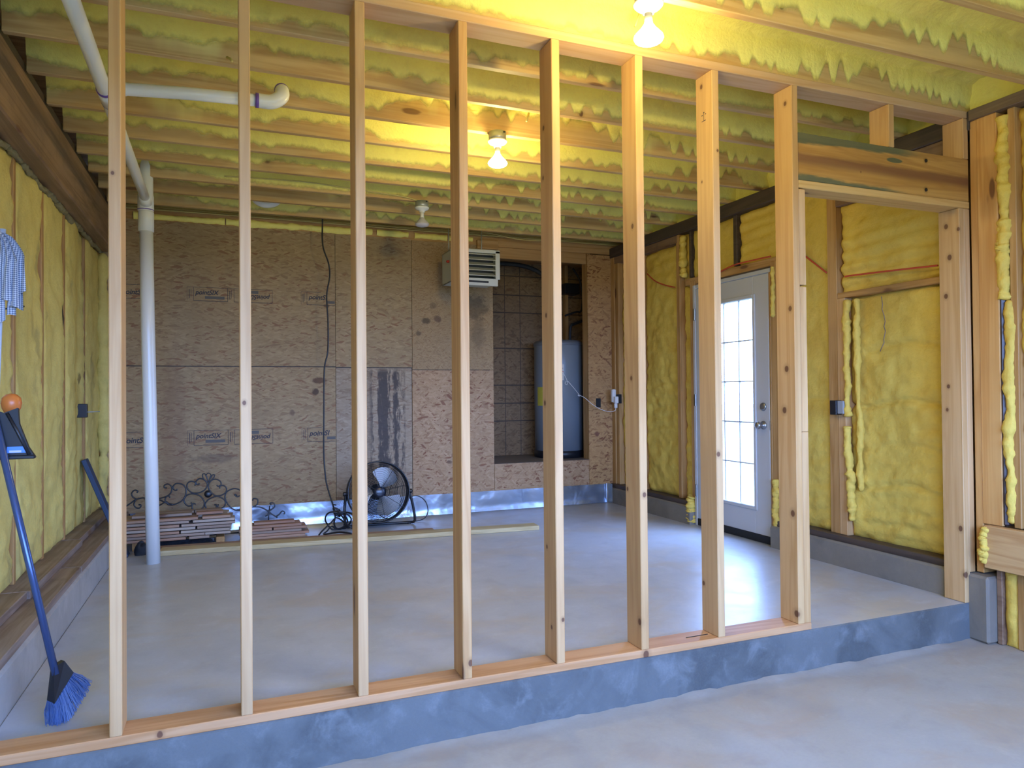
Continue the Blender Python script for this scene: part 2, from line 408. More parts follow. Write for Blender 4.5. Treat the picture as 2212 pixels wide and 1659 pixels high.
def galvanised():
    k = Mat('galvanised_sheet'); v = k.coord()
    a = k.noise(v, 3.0, 3, .5, .5).outputs[0]; f = k.noise(v, 30, 3).outputs[0]
    k.col(k.mix(k.smooth(a, .35, .7), (.38, .44, .53, 1), (.52, .58, .66, 1))); k.b.inputs['Metallic'].default_value = .9
    k.rough(.27); k.bump(k.math('ADD', a, k.math('MULTIPLY', f, .05)), .5, .03); return k.m
M_GALV = galvanised()
M_PVC = plain('white_pvc', (.80, .80, .76), .28)
M_PURPLE = plain('purple_primer', (.16, .08, .36), .4)
M_BLACK = plain('black_plastic', (.012, .013, .016), .4)
M_BLACKMET = plain('black_steel', (.012, .014, .018), .35)
M_WHITE = plain('white_plastic', (.78, .77, .74), .4)
M_PORC = plain('white_porcelain', (.80, .79, .75), .2)
M_STEELBOX = plain('zinc_box', (.42, .44, .42), .42, .6)
M_ALU = plain('brushed_aluminium', (.80, .83, .87), .45, .65)
M_DOOR = plain('primed_door_white', (.52, .51, .49), .45)
M_NICKEL = plain('satin_nickel', (.36, .35, .33), .35, .9)
M_RUBBER = plain('black_rubber_sweep', (.008, .008, .009), .6)
M_CABLE_Y = plain('yellow_cable_sheath', (.62, .50, .16), .5)
M_CABLE_R = plain('red_cable_sheath', (.55, .07, .03), .5)
M_TANK = plain('tank_grey_enamel', (.22, .245, .26), .28)
M_HEATER = plain('heater_enamel', (.52, .53, .47), .45, .1)
M_HEATER_IN = plain('heater_inside', (.10, .10, .09), .6)
M_PAPER = plain('label_paper', (.62, .60, .55), .6)
M_RED = plain('red_print', (.45, .03, .02), .5)
M_YEL = plain('yellow_energy_label', (.55, .47, .06), .5)
M_BLUE = plain('blue_metal_pole', (.055, .09, .20), .25, .4)
M_BRISTLE = plain('blue_bristle', (.07, .13, .30), .5)
M_STICKER = plain('blue_sticker', (.10, .27, .70), .4)
M_ORANGE = plain('orange_rubber', (.72, .20, .04), .35)
M_NAVY = plain('navy_painted_board', (.02, .045, .10), .5)
M_INK = plain('stamp_ink', (.045, .045, .06), .8)
M_INK2 = plain('faded_ink', (.13, .12, .11), .8)
M_GREEN = plain('green_board_paint', (.03, .14, .10), .7)
M_RUST = wood('rusty_brown_post', 2, (.075, .05, .042), (.045, .028, .024), autoknots=0, stain=.4, rough=.35)
M_NAIL = plain('dark_nail', (.03, .025, .02), .5, .5)
M_DUCT = plain('black_pipe_insulation', (.015, .015, .015), .7)
M_TRIM = plain('niche_floor_board', (.22, .19, .165), .6)

# ------------------------------------------------------------------ setting: floors
FZ = -0.195
fl = struct('floor', (1.8, 2, 0))
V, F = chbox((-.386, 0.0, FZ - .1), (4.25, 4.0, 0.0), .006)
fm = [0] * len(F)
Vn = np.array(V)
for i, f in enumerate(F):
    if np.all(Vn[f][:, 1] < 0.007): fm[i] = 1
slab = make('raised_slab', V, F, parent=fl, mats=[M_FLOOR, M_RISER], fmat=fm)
# garage slab, a little uneven where it meets the step
nx, ny = 120, 60
gx = np.linspace(-.75, 4.5, nx); gy = np.concatenate([[0.02], -.4 * np.linspace(0, 1, 20) ** 1.5, np.linspace(-.45, OPY - .1, ny - 21)])
GX, GY = np.meshgrid(gx, gy, indexing='ij')
Z = FZ + .004 * fbm(GX * 1.5, GY * 1.5, 3) + .010 * np.clip(1 + GY / .06, 0, 1) * (fbm(GX * 14, GY * 14, 5) + .5)
f2 = make('floor', np.stack([GX, GY, Z], -1), gridfaces(nx, len(gy), True), M_FLOOR2, smooth=True); f2['kind'] = 'structure'

# ------------------------------------------------------------------ ceiling: joists and sprayed bays
H = 2.637; JB = 2.677; JT = .038; JH = .235
CE = struct('ceiling', (1.8, 0, JB))
JY = [.044 + .397 * k for k in range(-9, 10)]
for y in JY:
    tw = .004 * (hash(round(y, 2)) % 3 - 1) * 0
    box('joist', (-.50, y - JT / 2, JB), (4.30, y + JT / 2, JB + JH), M_JOIST, CE, .003)
box('roof_deck', (-.8, OPY - .14, JB + JH), (4.36, 4.84, JB + JH + .03), M_OLD_X, CE)
def ceiling_bay(ya, yb, seed):
    """foam between joist a (nearer the garage door) and joist b; its skirt runs down the face of joist b in drips"""
    y0, y1 = ya + JT / 2, yb - JT / 2; w = y1 - y0
    near = yb < .6
    nxx = 420 if yb < 1.3 else 240
    X = np.linspace(-.50, 4.28, nxx)
    rs = np.random.RandomState(seed)
    # lower edge of the skirt on joist b
    edge = JB + .094 + .09 * fbm(X * 1.1, X * 0 + seed, seed, 3)
    spikes = np.zeros(nxx); x = -.4
    while x < 4.3:
        wsp = .03 + .035 * rs.rand(); right = np.clip((x - 1.2) / 1.8, 0, 1)
        dep = (.03 + .08 * rs.rand()) * (.25 + .75 * right)
        if rs.rand() < .85:
            spikes = np.maximum(spikes, dep * (.5 - .5 * np.cos(PI * np.clip(1 - np.abs(X - x) / wsp, 0, 1))) ** .8)
        x += .045 + .06 * rs.rand() + (1 - right) * .12 * rs.rand()
    edge = edge - spikes - .05 * np.exp(-((X - rs.uniform(0, 4)) / .35) ** 2) - .07 * np.exp(-((X - rs.uniform(0, 4)) / .2) ** 2) - .06 * np.exp(-((X - rs.uniform(-.4, 2)) / .3) ** 2)
    edge -= .10 * np.clip((X - 3.85) / .3, 0, 1)
    edge = np.clip(edge - .022, JB + .004, JB + .19)
    top = JB + .175 + .02 * fbm(X * 1.7, X * 0 + 9, seed + 3, 3)
    top = np.maximum(top - .03 * np.clip((X - 3.85) / .3, 0, 1), edge + .012)
    rows = []
    for t in (0, .12, .3, .5, .7, .88, 1):
        z = edge + (top - edge) * t; th = .0008 + .0162 * t ** 1.8
        rows.append((y1 - th, z))
    for t in (.06, .14, .25, .38, .5, .62, .75, .86, .94):
        rows.append((y1 - .0175 - (w - .035) * t, top + .022 * math.sin(PI * t) ** .6))
    for t in (1, .6, .25, 0):
        z = top - (top - (JB + .11)) * (1 - t); rows.append((y0 + .001 + .016 * t, z))
    P = np.zeros((nxx, len(rows), 3))
    for j, (yy, zz) in enumerate(rows):
        P[:, j, 0] = X; P[:, j, 1] = yy; P[:, j, 2] = zz
    n1 = fbm(P[..., 0] * 9, P[..., 1] * 12 + P[..., 2] * 12, seed, 4); n2 = fbm(P[..., 0] * 3, P[..., 1] * 5, seed + 40, 3)
    jj = np.arange(len(rows)); mid = np.clip(np.minimum(jj, len(rows) - 1 - jj) / 4.0, 0, 1)[None]
    rough_end = 1 + 1.6 * np.clip((X - 3.6) / .5, 0, 1)[:, None]
    P[..., 2] -= (np.where((jj > 5) & (jj < 17), .012, .003)[None] * n1 * rough_end + .014 * n2) * mid
    P[..., 1] -= np.where(jj < 7, .006, 0)[None] * np.abs(n1) * mid * rough_end
    cov = np.ones((nxx, len(rows)))
    for j in range(7): cov[:, j] = np.clip((P[:, j, 2] - edge) / .055, 0, 1)
    o = make('spray_foam', P, gridfaces(nxx, len(rows), True), M_SPRAY, CE, smooth=True)
    at = o.data.attributes.new('cover', 'FLOAT', 'POINT'); at.data.foreach_set('value', cov.ravel().astype(np.float32))
for i in range(len(JY) - 1):
    ceiling_bay(JY[i], JY[i + 1], 100 + i)
for (p, q) in (((.37, .80, 2.70), (.39, .74, 2.66)), ((1.97, 1.03, 2.78), (1.93, .98, 2.68)), ((2.0, -.1, 2.77), (1.97, -.1, 2.70))):
    tubeo('cable_stub', [p, tuple((a + b) / 2 + .004 for a, b in zip(p, q)), q], .006, M_CABLE_Y, CE, 6)

# ------------------------------------------------------------------ wall foam
def foam_bay(parent, xf, sgn, y0, y1, z0, z1, seed, mat, amp=.022, ripple=.005, res=.02, tuck=.02, grow=.0, crease=()):
    ny_, nz_ = max(8, int((y1 - y0) / res)), max(8, int((z1 - z0) / res))
    Y, Zz = np.meshgrid(np.linspace(y0, y1, ny_), np.linspace(z0, z1, nz_), indexing='ij')
    d = amp * fbm(Y * 3.2, Zz * 2.1, seed, 4) + .016 * fbm(Y * 12, Zz * 14, seed + 5, 4)
    warp = .35 * fbm(Y * 2, Zz * 2, seed + 9, 3) + .5 * (Y - y0)
    rp = np.abs(np.sin(PI * (Zz / .085 + warp * 1.6)))
    d += 1.8 * ripple * (1.6 * rp - 1) * np.clip(.35 + fbm(Y * 1.7, Zz * 1.1, seed + 2, 2) * 1.4, 0, 1)
    for (ca, cb, cz, cd) in crease:
        d -= cd * np.exp(-((Zz - cz - .015 * np.sin(Y * 9 + seed) - .03 * fbm(Y * 4, Y * 0, seed, 2)) / .012) ** 2) * ((Y > ca) & (Y < cb))
    e = np.minimum(np.minimum(Y - y0, y1 - Y), np.minimum(Zz - z0, z1 - Zz))
    d -= tuck * np.clip(1 - e / .03, 0, 1) ** 2
    P = np.stack([xf + sgn * (d + grow), Y, Zz], -1)
    return make('spray_foam', P, gridfaces(ny_, nz_, sgn > 0), mat, parent, smooth=True)
def bead(parent, P, r, seed, mat, n=10, name='foam_bead'):
    P = np.array(catmull(P, 10)); t = np.arange(len(P))
    Q = np.array(catmull(P, 3)); P = Q; t = np.arange(len(P)) / 3.0
    rr = r * (1 + .5 * fbm(t * .55, t * 0 + seed, seed, 3)) * (.9 + .15 * np.abs(np.sin(t * .8 + seed))); rr[0] *= .3; rr[-1] *= .3; rr[1] *= .7; rr[-2] *= .7
    P[:, 1] += .010 * fbm(t * .3, t * 0, seed + 3, 2)
    V, F = tube(P, rr, n + 4); C = np.repeat(P, n + 4, 0); a = np.tile(np.arange(n + 4), len(P))
    V = C + (V - C) * (1 + .45 * fbm(V[:, 2] * 38, np.cos(a * 2 * PI / (n + 4)) * 1.4 + seed, seed, 3))[:, None]
    return make(name, V, F, mat, parent, smooth=True)

# ---- left wall
WL = struct('wall_left', (-.6, 0, 0))
LS = [OPY + .02, -3.29, -2.69, -2.09, -1.49, -.90, -.31, .28, .86, 1.44, 2.015, 2.59, 3.28, 3.91]
for y in LS:
    box('stud', (-.74, y - .02, .25), (-.597, y + .02, 2.34), M_OLD_Z, WL)
for a, b, s in zip(LS[:-1], LS[1:], range(20, 60)):
    foam_bay(WL, -.602, 1, a + .021, b - .021, .25, 2.34, s, M_FOAM_L, amp=.022, ripple=.002, res=.025 if b > 0 else .06, grow=.006)
box('sheathing', (-.77, OPY - .14, FZ), (-.74, 4.05, 2.93), M_DARK, WL)
box('beam', (-.72, OPY, 2.335), (-.487, 3.95, 2.645), M_BEAM, WL, .008)
box('ledger', (-.72, OPY, 2.645), (-.508, 3.95, 2.72), M_DARK, WL, .004)
for i in range(14):      # gaps packed with foam and dirt under the beam
    y = .5 + .26 * i; bead(WL, [(-.59, y, 2.335), (-.585, y + .1, 2.33 - .012 * (i % 3)), (-.59, y + .24, 2.335)], .016, i, M_CAULK)
bead(WL, [(-.585, 3.90, .26), (-.565, 3.905, .9), (-.57, 3.90, 1.6), (-.575, 3.905, 2.32)], .05, 77, M_FOAM_L)
V, F = chbox((-.75, .0, FZ), (-.385, 3.95, .175), .012); make('curb', V, F, M_CURB_L, WL)
for ya, yb, o in ((.125, 1.9, 0), (1.905, 3.93, .004)):
    box('sill_plate', (-.565, ya, .175), (-.395 + o, yb, .213), M_SILL, WL)
for ya, yb, o in ((.13, 1.25, 0.0), (1.26, 2.55, .012), (2.56, 3.92, -.006)):
    box('sill_plate', (-.74, ya, .213), (-.505 + o, yb, .252), M_SILL, WL)
box('wall_base', (-.76, OPY, FZ - .1), (-.60, 0, .25), M_CURB_L, WL)

# ---- right wall
WR = struct('wall_right', (4.2, 0, 0))
FX = 4.19
box('sheathing', (4.31, OPY - .14, FZ - .1), (4.34, 1.53, 2.93), M_OLD_Z, WR)
box('sheathing', (4.31, 2.49, FZ - .1), (4.34, 4.0, 2.93), M_OLD_Z, WR)
box('sheathing', (4.31, 1.53, 2.08), (4.34, 2.49, 2.93), M_OLD_Z, WR)
V, F = chbox((4.085, -.105, FZ), (4.31, 1.53, .158), .012); make('curb', V, F, M_CURB, WR)
V, F = chbox((4.085, 2.50, FZ), (4.31, 3.95, .158), .012); make('curb', V, F, M_CURB, WR)
box('sill_plate', (4.11, .13, .158), (4.29, 1.48, .198), M_DARK, WR)
box('sill_plate', (4.11, 2.51, .158), (4.29, 3.92, .198), M_DARK, WR)
box('top_plate', (4.13, -.01, 2.57), (4.31, 3.95, 2.675), M_DARK, WR, .006)
box('header', (4.145, 2.74, 2.50), (4.28, 3.92, 2.57), M_BROWN, WR)
box('header', (4.145, .14, 2.38), (4.28, .93, 2.57), M_BROWN, WR)
for (ya, yb, z0, z1, m, xf) in ((2.71, 2.76, .198, 2.57, M_OLD_Z, 4.15), (2.475, 2.545, .0, 2.12, M_OLD_Z, 4.14), (1.475, 1.545, .0, 2.12, M_OLD_Z, 4.14),
                                (.935, 1.015, .198, 2.57, M_OLD_Z, 4.155), (.87, .933, .198, 1.765, M_PINE_Z, 4.15), (3.34, 3.38, .198, 2.5, M_OLD_Z, 4.17), (.135, .19, .198, 2.38, M_OLD_Z, 4.155)):
    box('stud', (xf, ya, z0), (4.30, yb, z1), m, WR)
box('stud', (4.16, 1.94, 2.16), (4.30, 1.985, 2.57), M_DARK, WR)
box('stud', (4.165, 2.555, 2.16), (4.30, 2.585, 2.57), M_DARK, WR)
box('header', (4.145, 1.48, 2.09), (4.30, 2.62, 2.15), M_OLD_Y, WR)
box('blocking', (4.155, .192, 1.765), (4.30, .933, 1.803), M_OLD_Y, WR)
box('corner_post', (4.15, 3.80, .198), (4.30, 3.93, 2.57), M_OLD_Z, WR)
box('corner_post', (4.14, 3.86, .0), (4.20, 3.93, 2.57), M_OLD_Z, WR)
bays = [(1.017, 1.473, .198, 2.57, .022, .004), (2.765, 3.34, .198, 2.50, .022, .004), (3.38, 3.80, .198, 2.50, .02, .004), (1.487, 1.94, 2.15, 2.57, .02, .007),
        (1.985, 2.555, 2.15, 2.57, .02, .007), (.192, .933, 1.803, 2.40, .018, .010), (.192, .87, .198, 1.765, .024, .005), (2.585, 2.71, 2.15, 2.57, .02, .004), (2.546, 2.71, .2, 2.1, .02, .003)]
for i, (a, b, c, d, am, ri) in enumerate(bays):
    foam_bay(WR, FX, -1, a, b, c, d, 300 + i, M_FOAM_R, am, ri, .016, crease=((.19, .9, 1.07, .03), (.19, .75, 1.42, .02), (1.0, 1.5, 1.1, .012), (1.0, 1.5, .8, .008), (.19, .9, .55, .018), (.19, .9, .8, .012), (2.76, 3.4, 1.2, .01), (2.76, 3.4, .8, .008)))
bead(WR, [(4.145, .845, 1.75), (4.14, .85, 1.5), (4.135, .84, 1.2), (4.14, .845, .98)], .024, 3, M_FOAM_R)
bead(WR, [(4.145, .85, .92), (4.14, .84, .7), (4.145, .83, .5), (4.15, .83, .3)], .026, 5, M_FOAM_R)
bead(WR, [(4.16, .78, 1.75), (4.155, .775, 1.4), (4.16, .765, .9), (4.165, .775, .5)], .018, 8, M_FOAM_R)
bead(WR, [(4.15, 2.65, 2.55), (4.145, 2.655, 2.3), (4.15, 2.65, 2.18)], .03, 9, M_FOAM_R)
bead(WR, [(4.13, 2.535, .24), (4.115, 2.53, .17), (4.12, 2.535, .08), (4.13, 2.53, .02)], .035, 11, M_FOAM_R)
bead(WR, [(4.135, 1.505, .5), (4.125, 1.51, .35), (4.12, 1.50, .2), (4.13, 1.505, .02)], .028, 12, M_FOAM_R)
bead(WR, [(4.135, 1.515, 2.08), (4.13, 1.51, 1.9), (4.135, 1.515, 1.7)], .016, 14, M_FOAM_R)
tubeo('foam_crack', [(4.172, .60, 1.74), (4.170, .592, 1.69), (4.170, .596, 1.66), (4.170, .582, 1.62), (4.170, .574, 1.58), (4.168, .582, 1.55), (4.168, .572, 1.52), (4.168, .585, 1.47), (4.168, .583, 1.45), (4.168, .606, 1.41), (4.168, .612, 1.395)], .0028, M_SILL, WR, 5)
# the garage side of the right wall
box('top_plate', (4.125, OPY, 2.617), (4.31, -.011, 2.675), wood('grey_plate_y', 1, (.24, .17, .11), (.15, .10, .065), autoknots=.3), WR)
box('post', (4.14, -.152, .432), (4.30, -.045, 2.617), M_ORANGE_Z, WR)
box('post', (4.143, -.045, .165), (4.30, -.004, 2.617), M_ORANGE_Z, WR)
box('stud', (4.155, -.238, .432), (4.30, -.200, 2.617), M_OLD_Z, WR)
box('stud', (4.155, -.60, .432), (4.30, -.562, 2.617), M_OLD_Z, WR)
foam_bay(WR, 4.175, -1, -.200, -.150, .432, 2.61, 340, M_FOAM_R, .03, .010, .012, tuck=.03)
foam_bay(WR, 4.18, -1, -.562, -.238, .432, 2.61, 341, M_FOAM_R, .025, .006, .02)
bead(WR, [(4.165, -.172, 2.59), (4.155, -.176, 2.35), (4.16, -.172, 2.1), (4.15, -.178, 1.9), (4.16, -.172, 1.62)], .030, 20, M_FOAM_R)
bead(WR, [(4.16, -.165, 2.0), (4.15, -.167, 1.94), (4.15, -.166, 1.88), (4.16, -.165, 1.82)], .026, 25, M_FOAM_R)
bead(WR, [(4.165, -.19, 1.62), (4.16, -.19, 1.2), (4.155, -.187, .8), (4.165, -.185, .45)], .024, 21, M_FOAM_R)
box('steel_post', (4.146, -.172, .432), (4.29, -.100, 1.645), M_RUST, WR, .012)
tubeo('post_highlight', [(4.146, -.128, 1.62), (4.145, -.128, 1.0), (4.146, -.127, .45)], .0035, M_STEELBOX, WR, 6)  # thin pale tube standing in for the highlight down the post
box('girt', (4.10, OPY + .01, .205), (4.145, -.075, .43), M_ORANGE_Y, WR, .004)
bead(WR, [(4.115, -.072, .42), (4.10, -.075, .36), (4.10, -.073, .29), (4.115, -.078, .235)], .02, 31, M_FOAM_R)
box('stud', (4.15, -.135, FZ), (4.30, -.106, .205), M_BROWN, WR)
box('stud', (4.16, -.245, FZ), (4.30, -.207, .205), M_OLD_Z, WR)
foam_bay(WR, 4.155, -1, -.205, -.137, FZ, .205, 345, M_FOAM_R, .02, .003, .014)
foam_bay(WR, 4.155, -1, -.75, -.247, FZ, .205, 346, M_FOAM_R, .03, .003, .02)
for i in range(len(JY) - 1):
    foam_bay(WR, 4.20, -1, JY[i] + .02, JY[i + 1] - .02, 2.665, 2.90, 400 + i, M_FOAM_C, .05, .004, .02, tuck=.0)
foam_bay(WR, 4.18, -1, OPY, -.60, FZ, 2.61, 347, M_FOAM_R, .03, .003, .08)

# ---- side door in the right wall
D1 = struct('door_1', (4.15, 2.01, 0))
DX0, DX1, DY0, DY1 = 4.135, 4.175, 1.565, 2.455
gy0, gy1, gz0, gz1 = 1.735, 2.285, .27, 1.872
V, F = merge([chbox((DX0, DY0, .045), (DX1, gy0, 2.04)), chbox((DX0, gy1, .045), (DX1, DY1, 2.04)), chbox((DX0, gy0, .045), (DX1, gy1, gz0)), chbox((DX0, gy0, gz1), (DX1, gy1, 2.04))])
make('door_slab', V, F, M_DOOR, D1)
fr = .03
V, F = merge([chbox((DX0 - .012, gy0 - fr, gz0 - fr), (DX0 + .002, gy0, gz1 + fr), .005), chbox((DX0 - .012, gy1, gz0 - fr), (DX0 + .002, gy1 + fr, gz1 + fr), .005),
              chbox((DX0 - .012, gy0, gz0 - fr), (DX0 + .002, gy1, gz0), .005), chbox((DX0 - .012, gy0, gz1), (DX0 + .002, gy1, gz1 + fr), .005)])
make('glazing_frame', V, F, M_DOOR, D1)
kg = Mat('door_glass'); nt = kg.t
tr = nt.nodes.new('ShaderNodeBsdfTransparent'); gl = nt.nodes.new('ShaderNodeBsdfGlossy'); gl.inputs['Roughness'].default_value = .02
mx = nt.nodes.new('ShaderNodeMixShader')
mx.inputs[0].default_value = .05; nt.links.new(tr.outputs[0], mx.inputs[1]); nt.links.new(gl.outputs[0], mx.inputs[2])
nt.links.new(mx.outputs[0], nt.nodes['Material Output'].inputs[0]); M_GLASS = kg.m
box('glass_pane', (4.153, gy0, gz0), (4.157, gy1, gz1), M_GLASS, D1, .0005)
for i in (1, 2):
    yb_ = gy0 + (gy1 - gy0) * i / 3; box('muntin', (4.146, yb_ - .005, gz0), (4.164, yb_ + .005, gz1), M_DOOR, D1, .002)
for i in (1, 2, 3, 4):
    zb_ = gz0 + (gz1 - gz0) * i / 5; box('muntin', (4.146, gy0, zb_ - .005), (4.164, gy1, zb_ + .005), M_DOOR, D1, .002)
box('jamb', (4.128, DY1 + .003, 0), (4.30, DY1 + .035, 2.075), M_DOOR, D1)
box('jamb', (4.135, DY0 - .022, 0), (4.30, DY0 - .003, 2.075), M_OLD_Z, D1)
box('jamb', (4.132, DY0 - .022, 2.044), (4.30, DY1 + .035, 2.075), M_DOOR, D1)
box('door_sweep', (4.128, DY0, .004), (4.176, DY1, .062), M_RUBBER, D1)
box('threshold', (4.14, DY0 - .02, -.01), (4.34, DY1 + .03, .012), M_NICKEL, D1)
for z in (1.82, 1.08, .30):
    V, F = tube([(4.122, DY1 + .003, z - .05), (4.122, DY1 + .003, z + .05)], .008, 10)
    v2, f2_ = chbox((4.124, DY1 + .004, z - .05), (4.129, DY1 + .03, z + .05), .001)
    V, F = merge([(V, F), (v2, f2_)]); make('hinge', V, F, M_NICKEL, D1, smooth=False)
V, F = lathe([(.031, 0), (.031, .008), (.026, .012), (.018, .014)], (4.135, 1.63, 1.035), 20, (-1, 0, 0)); make('deadbolt', V, F, M_NICKEL, D1, True)
V, F = lathe([(.032, 0), (.032, .008), (.014, .012), (.012, .035), (.024, .042), (.029, .055), (.026, .068), (.012, .074)], (4.135, 1.63, .895), 20, (-1, 0, 0))
make('door_knob', V, F, M_NICKEL, D1, True)
box('latch_plate', (4.133, 1.5615, .86), (4.16, 1.5655, .93), M_NICKEL, D1, .001)

# ---- wall behind the camera with its wide window opening
WF = struct('wall_front', (1.8, OPY, 0))
box('wall_panel', (-.77, OPY - .14, FZ - .1), (OPX0, OPY, 2.9), M_OSB_A, WF)
box('wall_panel', (OPX1, OPY - .14, FZ - .1), (4.34, OPY, 2.9), M_OSB_A, WF)
box('wall_panel', (OPX0, OPY - .14, OPZ), (OPX1, OPY, 2.9), M_OSB_A, WF)
box('wall_panel', (OPX0, OPY - .14, FZ - .1), (OPX1, OPY, OPZ0), M_OSB_A, WF)
kgd = Mat('outside_ground'); vg = kgd.pos(); ag = kgd.noise(vg, .8, 5, .6).outputs[0]; bg2 = kgd.noise(vg, 14, 5, .7).outputs[0]
kgd.col(kgd.mix(kgd.smooth(kgd.math('ADD', ag, kgd.math('MULTIPLY', bg2, .3)), .5, .8), (.13, .14, .07, 1), (.24, .22, .14, 1))); kgd.rough(.9)
gr = make('ground', [(-60, -60, FZ - .11), (60, -60, FZ - .11), (60, 60, FZ - .11), (-60, 60, FZ - .11)], [[0, 1, 2, 3]], kgd.m); gr['kind'] = 'structure'

# ---- back wall
WB = struct('wall_back', (1.8, 3.93, 0))
BY = 3.93
def panel(x0, x1, z0, z1, m, y=BY, g=.0015):
    return box('osb_panel', (x0 + g, y, z0 + g), (x1 - g, y + .012, z1 - g), m, WB, .001)
pU = panel(-.60, 1.28, 1.41, 2.625, M_OSB_A); panel(1.28, 1.99, 1.405, 2.622, M_OSB_A)
pL = panel(-.60, 1.28, .19, 1.405, M_OSB_A); panel(1.28, 1.985, .19, 1.40, M_OSB_BURN)
panel(1.99, 2.81, 1.385, 2.615, M_OSB_PLY); panel(1.987, 2.81, .188, 1.382, M_OSB_B)
panel(2.81, 3.862, .188, .456, M_OSB_B); panel(3.862, 4.143, .188, 2.60, M_OSB_COL)
for x0, x1 in ((-.35, .35), (.36, 1.62), (1.66, 1.96), (2.02, 2.34), (2.36, 2.6)):      # ragged foam bead over the panels
    n = int((x1 - x0) / .012); X = np.linspace(x0, x1, n); P = np.zeros((n, 6, 3))
    h = .030 + .012 * fbm(X * 12, X * 0, 5, 3); zc = 2.655 + .006 * (X > 1.5) + .005 * fbm(X * 6, X * 0 + 3, 8, 2)
    for j, (dy, dz) in enumerate(((.012, -1), (-.006, -.8), (-.016, -.3), (-.016, .3), (-.006, .8), (.012, 1))):
        P[:, j] = np.stack([X, 3.93 + dy - .006 * np.abs(fbm(X * 20, X * 0 + j, 9, 3)), zc + h * dz], -1)
    make('foam_strip', P, gridfaces(n, 6, True), M_FOAM_C, WB, smooth=True)
box('top_plate', (-.74, 3.935, 2.61), (4.3, 4.0, 2.72), M_OLD_X, WB)
box('top_plate', (-.6, 3.925, 2.72), (4.3, 4.0, 2.765), M_BROWN if False else M_OLD_X, WB)
box('rim_joist', (-.74, 3.955, 2.765), (4.3, 4.0, 2.92), M_OLD_X, WB)
box('wall_base', (-.77, 3.945, FZ), (2.81, 4.05, 2.62), M_DARK, WB)
box('wall_base', (3.90, 3.945, FZ), (4.31, 4.05, .44), M_OLD_X, WB)
box('wall_base', (2.81, 3.945, FZ), (3.90, 4.05, .44), M_OLD_X, WB)
# metal flashing: four lapped sheets, dented a little
for i, (x0, x1) in enumerate(((-.38, .72), (.70, 1.95), (1.93, 3.12), (3.10, 4.06))):
    n, m_ = 60, 9; X, Zf = np.meshgrid(np.linspace(x0, x1, n), np.linspace(.002, .195, m_), indexing='ij')
    Yf = 3.924 - .004 * i * 0 - .006 * fbm(X * 5, Zf * 9, 60 + i, 3) - .012 * np.clip(1 - Zf / .05, 0, 1) - .002 * (i % 2)
    make('flashing_sheet', np.stack([X, Yf, Zf], -1), gridfaces(n, m_, True), M_GALV, WB, smooth=True)
n = 14; t = np.linspace(0, 1, n)
X, Zf = np.meshgrid(t, np.linspace(.002, .20, 7), indexing='ij')
make('flashing_sheet', np.stack([4.05 + .035 * X, 3.915 - .07 * X ** 2 - .003 * fbm(X * 5, Zf * 20, 3), Zf], -1), gridfaces(n, 7, True), M_GALV, WB, smooth=True)
# niche for the water heater
NZ = .456
box('niche_floor', (2.70, 3.935, NZ - .03), (4.25, 4.80, NZ), M_TRIM, WB)
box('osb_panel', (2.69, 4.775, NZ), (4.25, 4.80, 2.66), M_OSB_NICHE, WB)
box('niche_side', (2.66, 3.945, NZ), (2.70, 4.80, 2.66), M_OLD_Z, WB)
box('niche_side', (4.24, 4.05, NZ), (4.28, 4.80, 2.66), M_OLD_Z, WB)
box('niche_top', (2.66, 3.99, 2.62), (4.30, 4.80, 2.66), M_OLD_X, WB)
box('stud', (3.864, 3.944, NZ), (3.902, 4.06, 2.61), M_OLD_Z, WB)
box('stud', (3.98, 4.70, NZ), (4.02, 4.774, 2.62), M_OLD_Z, WB)
box('stud', (2.772, 3.944, NZ), (2.81, 4.06, 2.61), M_OLD_Z, WB)
box('header', (2.79, 3.95, 2.50), (3.86, 3.99, 2.61), M_OLD_X, WB)
box('brace', (2.64, 3.90, 2.575), (2.86, 3.93, 2.66), M_OLD_X, WB)
box('backer', (4.12, 4.0, FZ), (4.31, 4.05, 2.9), M_OLD_Z, WB)
box('outer_shell', (2.6, 4.80, FZ), (4.4, 4.84, 2.95), M_OLD_X, WB)
box('outer_shell', (4.28, 3.95, FZ), (4.34, 4.84, 2.95), M_OLD_X, WB)
box('outer_shell', (2.6, 3.99, FZ), (2.655, 4.84, 2.95), M_OLD_X, WB)
box('outer_shell', (2.6, 3.99, 2.93), (4.4, 4.84, 2.97), M_OLD_X, WB)
